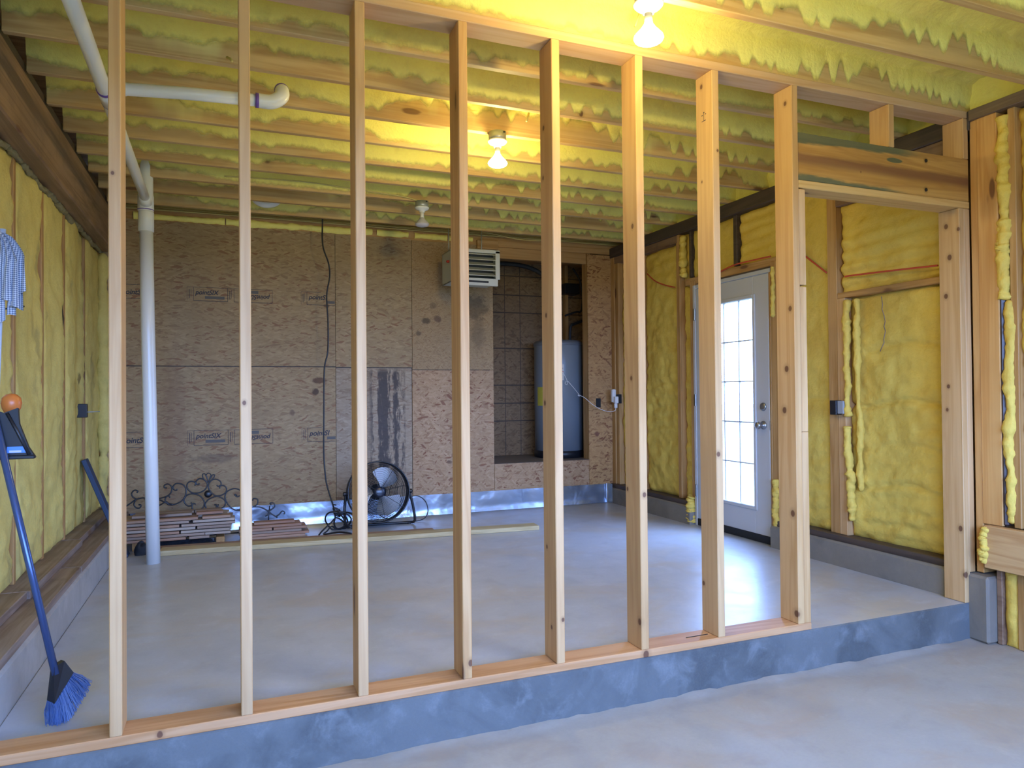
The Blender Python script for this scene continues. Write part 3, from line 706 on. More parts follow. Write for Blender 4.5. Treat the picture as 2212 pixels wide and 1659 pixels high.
# board stamps: printed words, one upright, its neighbour upside down, as they stand
def stamp(parent, txt, x, z, h, flip=False, wid=None):
    cu = bpy.data.curves.new('stamp', 'FONT'); cu.body = txt; cu.size = h; cu.shear = .25; cu.extrude = .0002; cu.offset = .0012
    cu.materials.append(M_INK); o = bpy.data.objects.new('stamp', cu); COL.objects.link(o)
    o.parent = parent; p = np.array((x, BY - .0008, z)); o.location = p - WO[parent.name]
    o.rotation_euler = (PI / 2, PI if flip else 0, 0)
    if wid: o.scale = (wid, 1, 1)
def frame_lines(parent, x0, x1, z0, z1, right=True, ticks=True):
    L = [((x0, z0 - .002), (x1, z0 + .002)), ((x0, z1 - .0015), (x1 if right else x0 + (x1 - x0) * .5, z1 + .0015)), ((x0 - .001, z0), (x0 + .002, z1))]
    if right: L.append(((x1 - .0015, z0), (x1 + .0015, z1)))
    if ticks: L += [((x0 - .05, z0), (x0 - .048, z1)), ((x0 - .05, z1 - .001), (x0, z1 + .001)), ((x0 - .035, z0 + .02), (x0 - .03, z1 - .02)), ((x0 - .02, z0 + .03), (x0 - .017, z1 - .015))]
    V, F = merge([chbox((a, BY - .0012, b), (c, BY - .0002, d), .0002) for (a, b), (c, d) in L]); make('stamp_border', V, F, M_INK, parent)
def bar(parent, x0, x1, z0, z1):
    box('stamp_bar', (x0, BY - .0010, z0), (x1, BY - .0002, z1), M_INK2, parent, .0002)
for (par, z0, z1) in ((pU, 1.965, 2.08), (pL, .735, .86)):
    h = (z1 - z0)
    frame_lines(par, .10, .37, z0, z1); stamp(par, 'pointSIX', .115, z0 + h * .48, h * .46, wid=.95); bar(par, .19, .345, z0 + h * .16, z0 + h * .36)
    frame_lines(par, .42, .735, z0, z1); stamp(par, 'pointSIX', .715, z0 + h * .56, h * .46, True, .95); bar(par, .50, .62, z0 + h * .68, z0 + h * .9)
    frame_lines(par, 1.03, 1.275, z0, z1, False); stamp(par, 'pointSI', 1.045, z0 + h * .44, h * .5, wid=.98); bar(par, 1.20, 1.275, z0 + h * .14, z0 + h * .34)
    frame_lines(par, -.46, -.20, z0, z1, ticks=False); stamp(par, 'pointSIX', -.44, z0 + h * .3, h * .5, wid=.95)

# ------------------------------------------------------------------ the stud partition
S = .4064; D = .1225; PB = .034
PT = thing('stud_partition', 'open partition frame of new pine studs nailed along the edge of the concrete step', 'stud wall', (1.8, D / 2, 0))
kn = {0: [(0.013, 0, 1.9, .006)], 1: [(.42, 0, 1.13, .007)],
      3: [(1.252, 0, .095, .012)],
      4: [(1.626, .09, .501, .008), (1.626, .05, .172, .008), (1.626, .076, 1.485, .009), (1.626, .097, 1.112, .010), (1.626, .085, 2.288, .010), (1.626, .094, 2.076, .008), (1.655, 0, .214, .008)],
      5: [(2.032, .105, .721, .008), (2.032, .016, .153, .013), (2.032, .039, 1.889, .010), (2.032, .063, 1.217, .009), (2.054, 0, .707, .010)],
      6: [(2.438, .107, .256, .010), (2.438, .079, 2.586, .010), (2.438, .083, 2.139, .006), (2.449, 0, .868, .011), (2.466, 0, 2.264, .006)]}
tones = [((.60, .378, .18), (.51, .295, .125)), ((.61, .392, .195), (.52, .315, .145)), ((.60, .378, .18), (.51, .30, .135)), ((.58, .347, .15), (.48, .257, .097)), ((.61, .378, .175), (.52, .30, .13)), ((.59, .362, .16), (.50, .283, .115)), ((.61, .388, .185), (.53, .325, .148))]
for k in range(7):
    m = wood('stud_pine_%d' % k, 2, tones[k][0], tones[k][1], kn.get(k, ()), 0.12)
    box('stud', (k * S, 0, PB), (k * S + .038, D, H), m, PT)
mk = wood('king_pine', 2, (.61, .378, .168), (.52, .295, .112), [(2.905, .028, 1.554, .012), (2.905, .057, 1.262, .014), (2.905, .075, 1.06, .014), (2.905, .029, .561, .015), (2.905, .013, .082, .016), (2.905, .043, 2.56, .010)], 0)
box('king_stud', (2.905, 0, PB), (2.943, D, H), mk, PT)
for z0, z1 in ((PB, .955), (.956, 1.66), (1.668, 2.135)):
    box('jack_stud', (2.9445, 0.001, z0), (2.984, D, z1), M_PINE_Z, PT)
mtm = wood('trimmer_pine', 2, (.62, .392, .18), (.52, .304, .118), [(4.057, .076, 2.053, .013), (4.057, .005, 2.025, .010), (4.057, .059, 1.88, .014), (4.057, .083, 1.669, .012), (4.057, .078, 1.171, .010), (4.057, .087, 1.042, .009), (4.057, .022, .399, .013), (4.065, 0, .152, .015)], 0)
box('jack_stud', (4.057, 0, 0.001), (4.097, D, 2.14), mtm, PT)
box('king_stud', (4.098, 0.001, .162), (4.141, D, 2.14), M_PINE_Z, PT)
mbp = wood('plate_pine', 0, (.58, .325, .155), (.46, .225, .085), [(2.053, 0, .012, .016), (.15, 0, .019, .010)], .25)
box('bottom_plate', (-.38, 0, 0), (2.986, D, PB), mbp, PT)
box('top_plate', (-.48, 0, H), (4.156, D, JB - .001), wood('top_plate_pine', 0, (.62, .40, .22), (.54, .32, .15), (), .35), PT)
# header: an old board with worn green paint along its edges
def header_mat():
    m = wood('header_board', 0, (.54, .30, .085), (.40, .20, .05), [(3.813, 0, 2.369, .010), (3.81, 0, 2.214, .010), (3.35, 0, 2.26, .004)], 0)
    k = Mat.__new__(Mat); k.m = m; k.t = m.node_tree; k.b = k.t.nodes['Principled BSDF']
    base = k.b.inputs['Base Color'].links[0].from_socket
    p = k.pos(); x, y, z = k.sep(p)
    n1 = k.noise(k.scale(p, (5, 5, 40)), 1.0, 4, .6).outputs[0]
    band = k.math('MULTIPLY', k.smooth(k.math('ADD', z, k.math('MULTIPLY', k.math('SUBTRACT', n1, .5), .03)), 2.325, 2.30), k.smooth(z, 2.24, 2.28))
    c = k.mix(k.math('MULTIPLY', band, .75), base, (.16, .06, .035, 1))
    h = k.math('ADD', z, k.math('MULTIPLY', k.math('SUBTRACT', n1, .5), .05))
    top = k.math('MULTIPLY', k.smooth(k.math('SUBTRACT', h, k.math('MULTIPLY', k.math('SUBTRACT', x, 3.0), .022)), 2.355, 2.372), k.smooth(x, 3.85, 3.6))
    low = k.math('MULTIPLY', k.smooth(k.math('ADD', h, k.math('MULTIPLY', k.math('SUBTRACT', x, 3.0), .03)), 2.215, 2.20), k.smooth(x, 3.75, 3.45))
    dx = k.math('DIVIDE', k.math('SUBTRACT', x, 3.585), .06); dz = k.math('DIVIDE', k.math('SUBTRACT', z, 2.345), .013)
    bl = k.smooth(k.math('ADD', k.math('ADD', k.math('MULTIPLY', dx, dx), k.math('MULTIPLY', dz, dz)), n1), 1.6, 1.2)
    g = k.math('MAXIMUM', k.math('MAXIMUM', top, low), bl)
    k.col(k.mix(k.math('MULTIPLY', g, .8), c, (.03, .085, .06, 1))); return m
box('header', (2.944, .002, 2.18), (4.14, .038, 2.412), header_mat(), PT)
box('header', (2.944, .085, 2.18), (4.14, D, 2.412), M_OLD_X, PT)
box('header_plate', (2.944, 0, 2.141), (4.14, D, 2.179), wood('header_plate_pine', 0, (.66, .42, .16), (.55, .31, .09), (), .2), PT)
box('cripple_stud', (3.547, 0, 2.413), (3.585, D, H - .001), M_PINE_Z, PT)
box('cripple_stud', (4.10, 0, 2.413), (4.138, D, H - .001), M_PINE_Z, PT)
for x, z in ((3.813, 2.369), (3.81, 2.214)):
    V, F = lathe([(.009, 0), (.009, .004), (.004, .006)], (x, .0015, z), 10, (0, -1, 0)); make('bolt_head', V, F, M_NAIL, PT)
box('nail', (2.30, .055, PB), (2.42, .058, PB + .003), M_NAIL, PT, .0005)
for a, b in (((2.46, 2.47), (2.452, 2.478)),):
    for q in range(3):
        box('pencil_mark', (2.4377, .045 + .012 * q, 2.446 + .01 * (q % 2)), (2.4384, .052 + .014 * q, 2.450 + .01 * (q % 2)), M_INK, PT, .0001)
    box('pencil_mark', (2.4377, .062, 2.42), (2.4384, .0645, 2.462), M_INK, PT, .0001)
    box('pencil_mark', (2.4377, .048, 2.418), (2.4384, .078, 2.421), M_INK, PT, .0001)

# ------------------------------------------------------------------ ceiling lamps
def bulb_mat(on, f=1.0):
    if not on:
        return plain('frosted_bulb_unlit', (.62, .58, .62), .35)
    k = Mat('frosted_bulb_lit'); k.col((.9, .85, .75)); k.b.inputs['Emission Color'].default_value = (*BULB_COLOUR, 1); k.b.inputs['Emission Strength'].default_value = BULB_STRENGTH * f
    return k.m
M_ON, M_OFF, M_SHOULDER = bulb_mat(True, .66), bulb_mat(False), bulb_mat(True, 1.0)
def ceiling_lamp(x, y, label, on):
    t = thing('ceiling_lamp', label, 'lamp', (x, y, JB), 'bare reflector bulb lamps on the ceiling joists')
    V, F = lathe([(.052, 0), (.052, -.036), (.050, -.046), (.030, -.047)], (x, y, JB), 24); bx = make('junction_box', V, F[::1], M_STEELBOX, t, True)
    V, F = lathe([(.054, -.046), (.057, -.050), (.056, -.056), (.046, -.066), (.026, -.074), (.021, -.080), (.021, -.088)], (x, y, JB), 24); make('lamp_holder', V, F, M_PORC, t, True)
    V, F = lathe([(.0155, -.086), (.0155, -.118), (.018, -.130)], (x, y, JB), 20); make('bulb_neck', V, F, M_PORC, t, True)
    V, F = lathe([(.018, -.130), (.028, -.145), (.044, -.162), (.054, -.174), (.056, -.182)], (x, y, JB), 28); F = F[:-1]
    make('bulb_reflector', V, F, M_SHOULDER if on else M_OFF, t, True)
    V, F = lathe([(.056, -.182), (.052, -.190), (.040, -.197), (.022, -.202), (.006, -.204)], (x, y, JB), 28); F = F[:-2] + F[-1:]
    make('bulb_face', V, F, M_ON if on else M_OFF, t, True)
    V, F = chbox((x + .018, y - .055, JB - .014), (x + .03, y - .048, JB - .004), .001); make('knockout', V, F, M_BLACK, bx)
    return t
ceiling_lamp(1.853, -.385, 'glowing bulb lamp above the garage side, by the top plate of the partition', True)
ceiling_lamp(1.86, -1.95, 'glowing bulb lamp over the middle of the lower garage floor', True)
ceiling_lamp(1.835, 1.195, 'glowing bulb lamp on a joist inside the room behind the studs', True)
ceiling_lamp(1.80, 2.80, 'unlit bulb lamp with yellow cable near the back wall', False)

# ------------------------------------------------------------------ white drain pipes
PP = thing('drain_pipe', 'white plastic drain pipe with branch rising from the slab behind the first stud', 'pipe', (-.12, 2.84, 0))
tubeo('standpipe', [(-.115, 2.84, .0), (-.13, 2.84, .8), (-.145, 2.84, 1.6), (-.155, 2.84, 2.33)], .0445, M_PVC, PP, 24)
V, F = lathe([(.0505, 0), (.0505, .13), (.047, .14)], (-.155, 2.84, 2.30), 24); make('coupling', V, F, M_PVC, PP, True)
V, F = lathe([(.049, 0), (.052, .005), (.052, .10), (.048, .12), (.048, .32), (.045, .36)], (-.157, 2.84, 2.44), 24); make('wye_fitting', V, F, M_PVC, PP, True)
V, F = lathe([(.0525, 0), (.0525, .006)], (-.157, 2.84, 2.445), 24); make('primer_ring', V, F, M_PURPLE, PP, True)
dp = [(-.15, 2.76, 2.505), (-.15, 2.3, 2.515), (-.145, 1.2, 2.53), (-.14, .6, 2.54), (-.135, -.6, 2.56)]
tubeo('sloped_pipe', dp, .030, M_PVC, PP, 20)
V, F = tube([(-.152, 2.82, 2.49), (-.151, 2.70, 2.508)], .037, 20); make('wye_branch', V, F, M_PVC, PP, True)
# tee where the branch leaves
TY = 1.02; TX = -.14; TZ = 2.535
V, F = tube([(TX, TY - .07, TZ + .001), (TX, TY + .07, TZ - .001)], .036, 20); te = make('tee_fitting', V, F, M_PVC, PP, True)
for yy in (TY - .072, TY + .072):
    V, F = tube([(TX, yy - .006, TZ), (TX, yy + .006, TZ)], .0368, 20); make('primer_ring', V, F, M_PURPLE, te, True)
BZ = TZ + .045
tubeo('branch_pipe', [(TX, TY, TZ + .01), (TX + .08, TY - .02, BZ - .01), (.2, TY - .04, BZ), (.52, TY - .06, BZ + .004)], .029, M_PVC, PP, 20)
el = tubeo('elbow', catmull([(.50, TY - .06, BZ + .004), (.57, TY - .062, BZ + .005), (.615, TY - .06, BZ + .035), (.622, TY - .03, BZ + .075), (.62, TY + .02, BZ + .10)], 5), .034, M_PVC, PP, 20)
V, F = tube([(.496, TY - .06, BZ + .004), (.512, TY - .06, BZ + .004)], .0348, 20); make('primer_ring', V, F, M_PURPLE, el, True)
V, F = tube([(.6215, TY - .022, BZ + .083), (.6213, TY - .005, BZ + .092)], .0348, 20); make('primer_ring', V, F, M_PURPLE, el, True)
tubeo('strap', catmull([(.42, TY - .04, BZ + .10), (.42, TY - .088, BZ + .03), (.42, TY - .085, BZ - .02), (.42, TY - .05, BZ - .032), (.42, TY - .02, BZ)], 4), .003, M_STEELBOX, PP, 6)
o = tag(tubeo('pipe_bend', catmull([(.57, 3.42, 2.80), (.59, 3.42, 2.735), (.66, 3.42, 2.71), (.74, 3.42, 2.735), (.77, 3.42, 2.80)], 6), .032, M_PVC, None, 18), 'white pipe bend dipping below the joists near the back wall', 'pipe')

# ------------------------------------------------------------------ cables
def cable(name, P, r, m, label, group=None, n=6):
    return tag(tubeo(name, catmull(P, 8), r, m, None, n), label, 'cable', group)
for i in range(4):
    y = 3.912 - .013 * i; P = [(-.45 + .6 * j, y, 2.738 - .013 * i + .003 * math.sin(j * 1.3 + i * 1.9)) for j in range(9)]
    cable('ceiling_cable', P, .0055, M_CABLE_Y, ('topmost', 'second from the top', 'third from the top', 'lowest')[i] + ' of the four yellow cables strung along the back wall', 'yellow cables along the back wall')
cable('ceiling_cable', [(-.45 + .5 * j, 3.90, 2.762 + .004 * math.sin(j * 1.7)) for j in range(7)] + [(2.9, 3.88, 2.765)], .008, M_BLACK, 'black cable lying along the top of the back wall above the yellow ones')
cable('ceiling_cable', [(2.5, 3.83, 2.75), (2.75, 3.83, 2.715), (3.1, 3.83, 2.675), (3.5, 3.83, 2.70), (3.9, 3.83, 2.74)], .0055, M_CABLE_Y, 'sagging yellow cable above the water heater niche')
cable('lamp_cable', [(.35, 2.775, 2.72), (.9, 2.775, 2.735), (1.3, 2.78, 2.715), (1.6, 2.78, 2.70), (1.74, 2.785, 2.682), (1.78, 2.80, 2.66)], .005, M_CABLE_Y, 'thin yellow cable running to the unlit lamp')
cable('wall_cable', [(4.16, .87, 1.905), (4.15, .8, 1.902), (4.15, .5, 1.885), (4.15, .2, 1.865)], .006, M_CABLE_R, 'red cable stapled above the blocking beside the doorway opening')
cable('wall_cable', [(4.15, 1.33, 2.20), (4.15, 1.19, 2.09), (4.15, 1.1, 2.02), (4.155, 1.02, 1.955)], .006, M_CABLE_R, 'red cable slanting across foam between the door and the doorway opening')
cable('wall_cable', [(4.15, 3.24, 2.30), (4.145, 3.1, 2.21), (4.15, 2.95, 2.15), (4.155, 2.79, 2.105)], .006, M_CABLE_R, 'red cable drooping on the foam between corner and door')
cable('wall_cable', [(4.138, 2.12, 2.14), (4.14, 1.95, 2.165), (4.14, 1.75, 2.165), (4.14, 1.54, 2.16)], .006, M_CABLE_R, 'red cable crossing directly above the white door')
cable('wall_cable', [(4.138, -.154, 1.955), (4.135, -.17, 1.958), (4.14, -.199, 1.962)], .006, M_CABLE_R, 'short red cable crossing the foam beside the orange post')

# ------------------------------------------------------------------ electrical boxes
def elbox(x, y, z, facing, label, m=M_BLACK):
    w, h, d = .054, .095, .06
    if facing == 'y': V, F = merge([chbox((x - w / 2, y - .004, z - h / 2), (x + w / 2, y + .02, z + h / 2), .003)])
    else:
        s = 1 if facing == '+x' else -1
        V, F = merge([chbox((x - .03, y - w / 2, z - h / 2), (x + .03, y + w / 2, z + h / 2), .003)])
    o = thing('outlet_box', label, 'outlet box', (x, y, z))
    make('box_shell', V, F, m, o)
    return o
b = elbox(3.975, 3.926, 1.045, 'y', 'black outlet box set in the strand board column')
box('box_hole', (3.955, 3.919, 1.01), (3.995, 3.923, 1.08), M_RUBBER, b, .001)
b = elbox(4.13, .93, 1.04, '-x', 'black outlet box nailed to the wall stud near the doorway opening')
box('mounting_flange', (4.11, .855, 1.0), (4.16, .902, 1.085), plain('grey_flange', (.30, .32, .34), .5), b, .002)
b = elbox(-.57, 3.02, 1.06, '+x', 'black outlet box on the left foam wall above the leaning board')
tubeo('nail', [(-.545, 3.02, 1.05), (-.47, 3.06, 1.052)], .004, M_STEELBOX, b, 6)
b = elbox(4.13, 3.79, 1.085, '-x', 'black outlet box in the far corner behind the white plug')

PA = thing('power_adapter', 'white plug-in adapter with thin curly cord in the far corner', 'adapter', (4.10, 3.775, 1.09))
V, F = chbox((4.055, 3.765, 1.05), (4.098, 3.81, 1.185), .008); make('adapter_body', V, F, M_WHITE, PA)
V, F = chbox((4.06, 3.72, 1.04), (4.10, 3.765, 1.11), .006); make('plug', V, F, M_WHITE, PA)
V, F = chbox((4.065, 3.735, .99), (4.095, 3.765, 1.04), .006); make('plug', V, F, M_WHITE, PA)
cp = [(4.08, 3.75, .99), (4.07, 3.75, .965), (4.02, 3.77, .955), (3.95, 3.81, .975), (3.87, 3.86, 1.03), (3.80, 3.90, 1.10), (3.74, 3.93, 1.13), (3.755, 3.93, 1.115), (3.75, 3.94, 1.14), (3.69, 3.98, 1.23), (3.65, 4.0, 1.275), (3.63, 4.01, 1.25), (3.655, 4.01, 1.24), (3.65, 4.01, 1.29), (3.61, 4.03, 1.37), (3.565, 4.05, 1.40), (3.545, 4.05, 1.38), (3.575, 4.05, 1.375), (3.57, 4.06, 1.41), (3.55, 4.08, 1.46), (3.53, 4.10, 1.50)]
tubeo('adapter_cord', catmull(cp, 6), .0028, M_WHITE, PA, 6)

# ------------------------------------------------------------------ water heater
HX, HY, HR = 3.74, 4.40, .265
WHt = thing('water_heater', 'tall grey cylindrical water heater standing in the dim wall niche', 'water heater', (HX, HY, NZ))
V, F = lathe([(HR, .07), (HR, 1.22), (HR - .01, 1.245), (HR - .05, 1.262), (.05, 1.27)], (HX, HY, NZ), 48); make('tank', V, F, M_TANK, WHt, True)
V, F = lathe([(HR - .01, 0), (HR + .006, .005), (HR + .006, .075), (HR - .005, .08)], (HX, HY, NZ), 48); make('base_ring', V, F, M_BLACK, WHt, True)
V, F = lathe([(HR + .004, 1.205), (HR + .006, 1.21), (HR + .006, 1.235), (HR - .02, 1.262)], (HX, HY, NZ), 48); make('top_cap', V, F, plain('cap_grey', (.16, .17, .18), .35), WHt, True)
def label_on(a0, a1, z0, z1, m, name='label_sticker', par=WHt, R=HR + .0015, n=8):
    a = np.linspace(a0, a1, n); V = np.array([[HX + R * math.sin(t), HY - R * math.cos(t), z] for z in (z0, z1) for t in a])
    F = [[i, i + 1, n + i + 1, n + i] for i in range(n - 1)]; return make(name, V, F, m, par, True)
st_ = label_on(-.62, -.22, NZ + .83, NZ + 1.0, M_PAPER); label_on(-.60, -.24, NZ + .915, NZ + .925, M_RED, 'red_stripe', st_, HR + .003)
label_on(-.60, -.25, NZ + .955, NZ + .96, M_INK, 'print_line', st_, HR + .003); label_on(-.60, -.30, NZ + .88, NZ + .884, M_INK, 'print_line', st_, HR + .003); label_on(-.60, -.33, NZ + .862, NZ + .866, M_INK, 'print_line', st_, HR + .003)
label_on(-1.45, -.95, NZ + .56, NZ + .76, M_YEL, 'energy_label')
V, F = chbox((HX - .235, HY - .19, NZ + 1.10), (HX - .19, HY - .16, NZ + 1.15), .004); make('thermostat_cover', V, F, M_BLACK, WHt)
V, F = tube([(HX - .20, HY - .20, NZ + .12), (HX - .225, HY - .27, NZ + .12)], .014, 10); make('drain_valve', V, F, M_ALU, WHt, True)
tubeo('pipe', catmull([(HX - .10, HY, NZ + 1.26), (HX - .10, HY, NZ + 1.6), (HX - .06, HY + .03, NZ + 1.85), (HX - .2, HY + .05, NZ + 2.02), (HX - .5, HY + .05, NZ + 2.09), (2.72, HY + .1, NZ + 2.08)], 6), .024, M_DUCT, WHt, 10)
tubeo('pipe', catmull([(HX + .12, HY - .05, NZ + 1.26), (HX + .13, HY - .05, NZ + 1.42), (HX + .2, HY - .02, NZ + 1.46), (HX + .38, HY + .02, NZ + 1.52)], 6), .016, M_DUCT, WHt, 10)
tubeo('pipe', catmull([(HX + .10, HY + .02, NZ + 1.55), (HX + .25, HY + .05, NZ + 1.60), (HX + .33, HY + .08, NZ + 1.62), (HX + .36, HY + .1, NZ + 1.8), (HX + .33, HY + .12, NZ + 1.98), (HX + .25, HY + .12, NZ + 2.1)], 6), .011, M_DUCT, WHt, 8)
o = box('junction_box', (3.93, 4.60, 2.28), (4.12, 4.74, 2.40), M_BLACK, None, .006); tag(o, 'dark box high on the wall inside the niche above the water heater', 'box')
# ------------------------------------------------------------------ hanging unit heater
UH = thing('unit_heater', 'grey hanging garage heater with louvred front below the joists', 'heater', (2.45, 3.48, 2.40))
hx0, hx1, hy0, hy1, hz0, hz1 = 2.20, 2.635, 3.30, 3.62, 2.145, 2.43
def hexa(c): return np.array(c, float), [[0, 3, 2, 1], [4, 5, 6, 7], [0, 1, 5, 4], [1, 2, 6, 5], [2, 3, 7, 6], [3, 0, 4, 7]]
# casing: open front tray
parts = [chbox((hx0, hy0 + .02, hz1 - .01), (hx1, hy1, hz1), .003), chbox((hx0, hy0 + .02, hz0), (hx0 + .01, hy1, hz1), .003), chbox((hx1 - .01, hy0 + .02, hz0), (hx1, hy1, hz1), .003),
         chbox((hx0, hy0 + .02, hz0), (hx1, hy1, hz0 + .01), .003), chbox((hx0, hy1 - .01, hz0), (hx1, hy1, hz1), .003)]
V, F = merge(parts); make('casing', V, F, M_HEATER, UH)
V, F = merge([chbox((hx0, hy0, hz1 - .022), (hx1 + .012, hy0 + .02, hz1 + .008), .003), chbox((hx1 - .03, hy0, hz0 + .03), (hx1 + .012, hy0 + .02, hz1), .003), chbox((hx0 - .012, hy0, hz0 + .03), (hx0 + .03, hy0 + .02, hz1), .003), chbox((hx0, hy0 - .004, hz0 - .03), (hx1 - .01, hy0 + .02, hz0 + .035), .003)])
fr_ = make('front_frame', V, F, plain('heater_frame_white', (.62, .63, .60), .4), UH)
box('slot', (hx0 + .05, hy0 - .006, hz0 - .005), (hx1 - .10, hy0 - .003, hz0 + .012), M_BLACK, fr_, .001)
box('inside_panel', (hx0 + .01, hy0 + .12, hz0 + .01), (hx1 - .01, hy0 + .13, hz1 - .01), M_HEATER_IN, UH)
for i in range(5):
    z = hz0 + .06 + i * .047
    v = [(hx0 + .03, hy0 + .002, z), (hx1 - .03, hy0 + .002, z), (hx1 - .03, hy0 + .065, z + .032), (hx0 + .03, hy0 + .065, z + .032)]
    V, F = hexa([(a, b_, c_ - .003) for a, b_, c_ in v] + [(a, b_, c_ + .003) for a, b_, c_ in v]); make('louver', V, F, M_HEATER, UH)
tubeo('hanger_rod', [(2.58, 3.605, 2.43), (2.58, 3.605, 2.679)], .005, M_STEELBOX, UH, 8); tubeo('hanger_rod', [(2.26, 3.605, 2.43), (2.26, 3.605, 2.679)], .005, M_STEELBOX, UH, 8)
V, F = lathe([(.012, 0), (.012, .02), (.005, .024)], (hx0 - .001, 3.40, 2.33), 12, (-1, 0, 0)); make('red_knob', V, F, M_RED, UH)

# ------------------------------------------------------------------ floor fan
FC = np.array((1.582, 3.53, .305)); FR = .262
FN = thing('floor_fan', 'black drum floor fan with shiny silver blades standing before the flashing', 'fan', (1.58, 3.53, 0))
ax = np.array((-.07, -1.0, .12)); ax /= np.linalg.norm(ax)
fu = np.cross(ax, (0, 0, 1.0)); fu /= np.linalg.norm(fu); fv = np.cross(fu, ax); fu = -fu; fv = np.cross(ax, fu) * -1
if fv[2] < 0: fv = -fv
if fu[0] < 0: fu = -fu
def fp(r, a, h): return FC + fu * (r * math.cos(a)) + fv * (r * math.sin(a)) + ax * h
V, F = lathe([(FR, -.09), (FR, .05), (FR - .004, .05), (FR - .004, -.09)], FC, 48, ax); F = F[:-2]; make('drum', V, F, M_BLACKMET, FN, True)
for hh in (.05, -.09):
    V, F = tube([fp(FR, t, hh) for t in np.linspace(0, 2 * PI, 60, endpoint=False)], .006, 6, True); make('rim', V, F, M_BLACKMET, FN, True)
def cage(h0, dome, nr):
    parts = []
    for i in range(nr):
        r = .055 + (FR - .06) * i / nr
        h = h0 + dome * (1 - (r / FR) ** 2)
        parts.append(tube([fp(r, t, h) for t in np.linspace(0, 2 * PI, 40, endpoint=False)], .0015, 4, True))
    for i in range(8):
        a = i * PI / 4 + .2
        parts.append(tube([fp(r, a, h0 + dome * (1 - (r / FR) ** 2) + .002) for r in np.linspace(.05, FR, 7)], .0018, 5))
    return merge(parts)
V, F = cage(.05, .035, 24); make('front_grille', V, F, M_BLACKMET, FN)
V, F = cage(-.09, -.03, 14); make('rear_grille', V, F, M_BLACKMET, FN)
V, F = lathe([(.048, .08), (.048, .086), (.03, .092), (.005, .094)], FC, 24, ax); make('grille_badge', V, F, plain('badge_black', (.015, .02, .035), .25), FN, True)
V, F = lathe([(.06, -.10), (.07, -.09), (.07, -.03), (.045, -.02), (.045, .02), (.03, .03)], FC, 24, ax); make('motor', V, F, M_BLACKMET, FN, True)
def blade(a0):
    n, m_ = 12, 10; P = np.zeros((n, m_, 3))
    for i, t in enumerate(np.linspace(0, 1, n)):
        r = .05 + .175 * t; half = .36 + .34 * math.sin(PI * min(1, t * .62)) ; sweep = .22 * t
        for j, s_ in enumerate(np.linspace(-1, 1, m_)):
            rr_ = r - .03 * (s_ * .9) ** 2 * t - .018 * max(0, s_) * t
            a = a0 + sweep + half * s_; P[i, j] = fp(rr_, a, -.01 + .05 * s_ * (.5 + .5 * t) + .012 * (1 - s_ * s_))
    return P.reshape(-1, 3), gridfaces(n, m_)
for a in (math.radians(55), math.radians(-62), math.radians(176)):
    V, F = blade(a); V2, F2 = blade(a); make('blade', V, F, M_ALU, FN, True)
# U stand
rp = fp(FR + .012, -.02, -.02); lp = fp(FR + .012, PI + .02, -.02)
for nm, p, sx in (('stand_knob', rp, 1), ('stand_knob', lp, -1)):
    V, F = lathe([(.018, -.02), (.02, .0), (.02, .02), (.012, .026)], p, 12, fu * sx); make(nm, V, F, M_BLACK, FN)
st = [rp, rp + np.array((.03, .0, -.12)), np.array((1.905, 3.53, .06)), np.array((1.90, 3.55, .022)), np.array((1.86, 3.58, .013)), np.array((1.6, 3.60, .013)), np.array((1.34, 3.60, .013)), np.array((1.30, 3.57, .022)), np.array((1.295, 3.53, .06)), lp + np.array((-.012, 0, -.12)), lp]
tubeo('stand', catmull(st, 6), .012, M_BLACK, FN, 10)
for x in (1.865, 1.335):
    V, F = lathe([(.016, 0), (.016, .02)], (x, 3.58, .0), 10); make('foot', V, F, M_BLACK, FN)
tubeo('fan_cord', catmull([(1.60, 3.66, .10), (1.66, 3.70, .05), (1.72, 3.66, .05), (1.80, 3.64, .12), (1.88, 3.66, .21), (1.97, 3.70, .225), (2.05, 3.72, .17), (2.07, 3.70, .08), (2.02, 3.66, .02), (1.9, 3.63, .006), (1.75, 3.62, .006)], 6), .0045, M_BLACK, FN, 6)

# black cord hanging from the ceiling and coiled on the floor
hc = [(1.135, 3.68, 2.90), (1.14, 3.68, 2.70), (1.141, 3.68, 2.46), (1.19, 3.68, 2.30), (1.198, 3.68, 2.18), (1.172, 3.68, 2.02), (1.182, 3.68, 1.78), (1.178, 3.68, 1.53), (1.148, 3.68, 1.37), (1.142, 3.68, .96), (1.140, 3.68, .64), (1.150, 3.67, .46), (1.165, 3.66, .36), (1.215, 3.60, .17), (1.225, 3.57, .13)]
coil = []
for k in range(26):
    t = k / 25 * 2 * PI * 2.6
    coil.append((1.225 + (.085 + .02 * math.sin(k)) * math.sin(t) * (1 if k % 9 < 5 else .7) - .03 * math.sin(t * .4), 3.50 - .10 * math.cos(t) * .5, .085 + .085 * math.cos(t + .3) + .0))
hang = hc + [(c[0], c[1], max(.008, c[2])) for c in coil] + [(1.13, 3.42, .02), (1.10, 3.36, .008), (1.2, 3.2, .045), (1.28, 3.1, .045)]
PC = thing('extension_cord', 'black extension cord dangling down the board wall into a loose coil beside the fan', 'cord', (1.2, 3.6, 0))
tubeo('cord', catmull(hang, 6), .007, M_BLACK, PC, 6)
tubeo('cord_wrap', [(1.225 + .03 * math.sin(t), 3.53 + .02 * math.cos(t), .125 + .02 * math.cos(t * 1.0 + 1) + .004 * t) for t in np.linspace(0, 6 * PI, 40)], .005, M_BLACK, PC, 6)
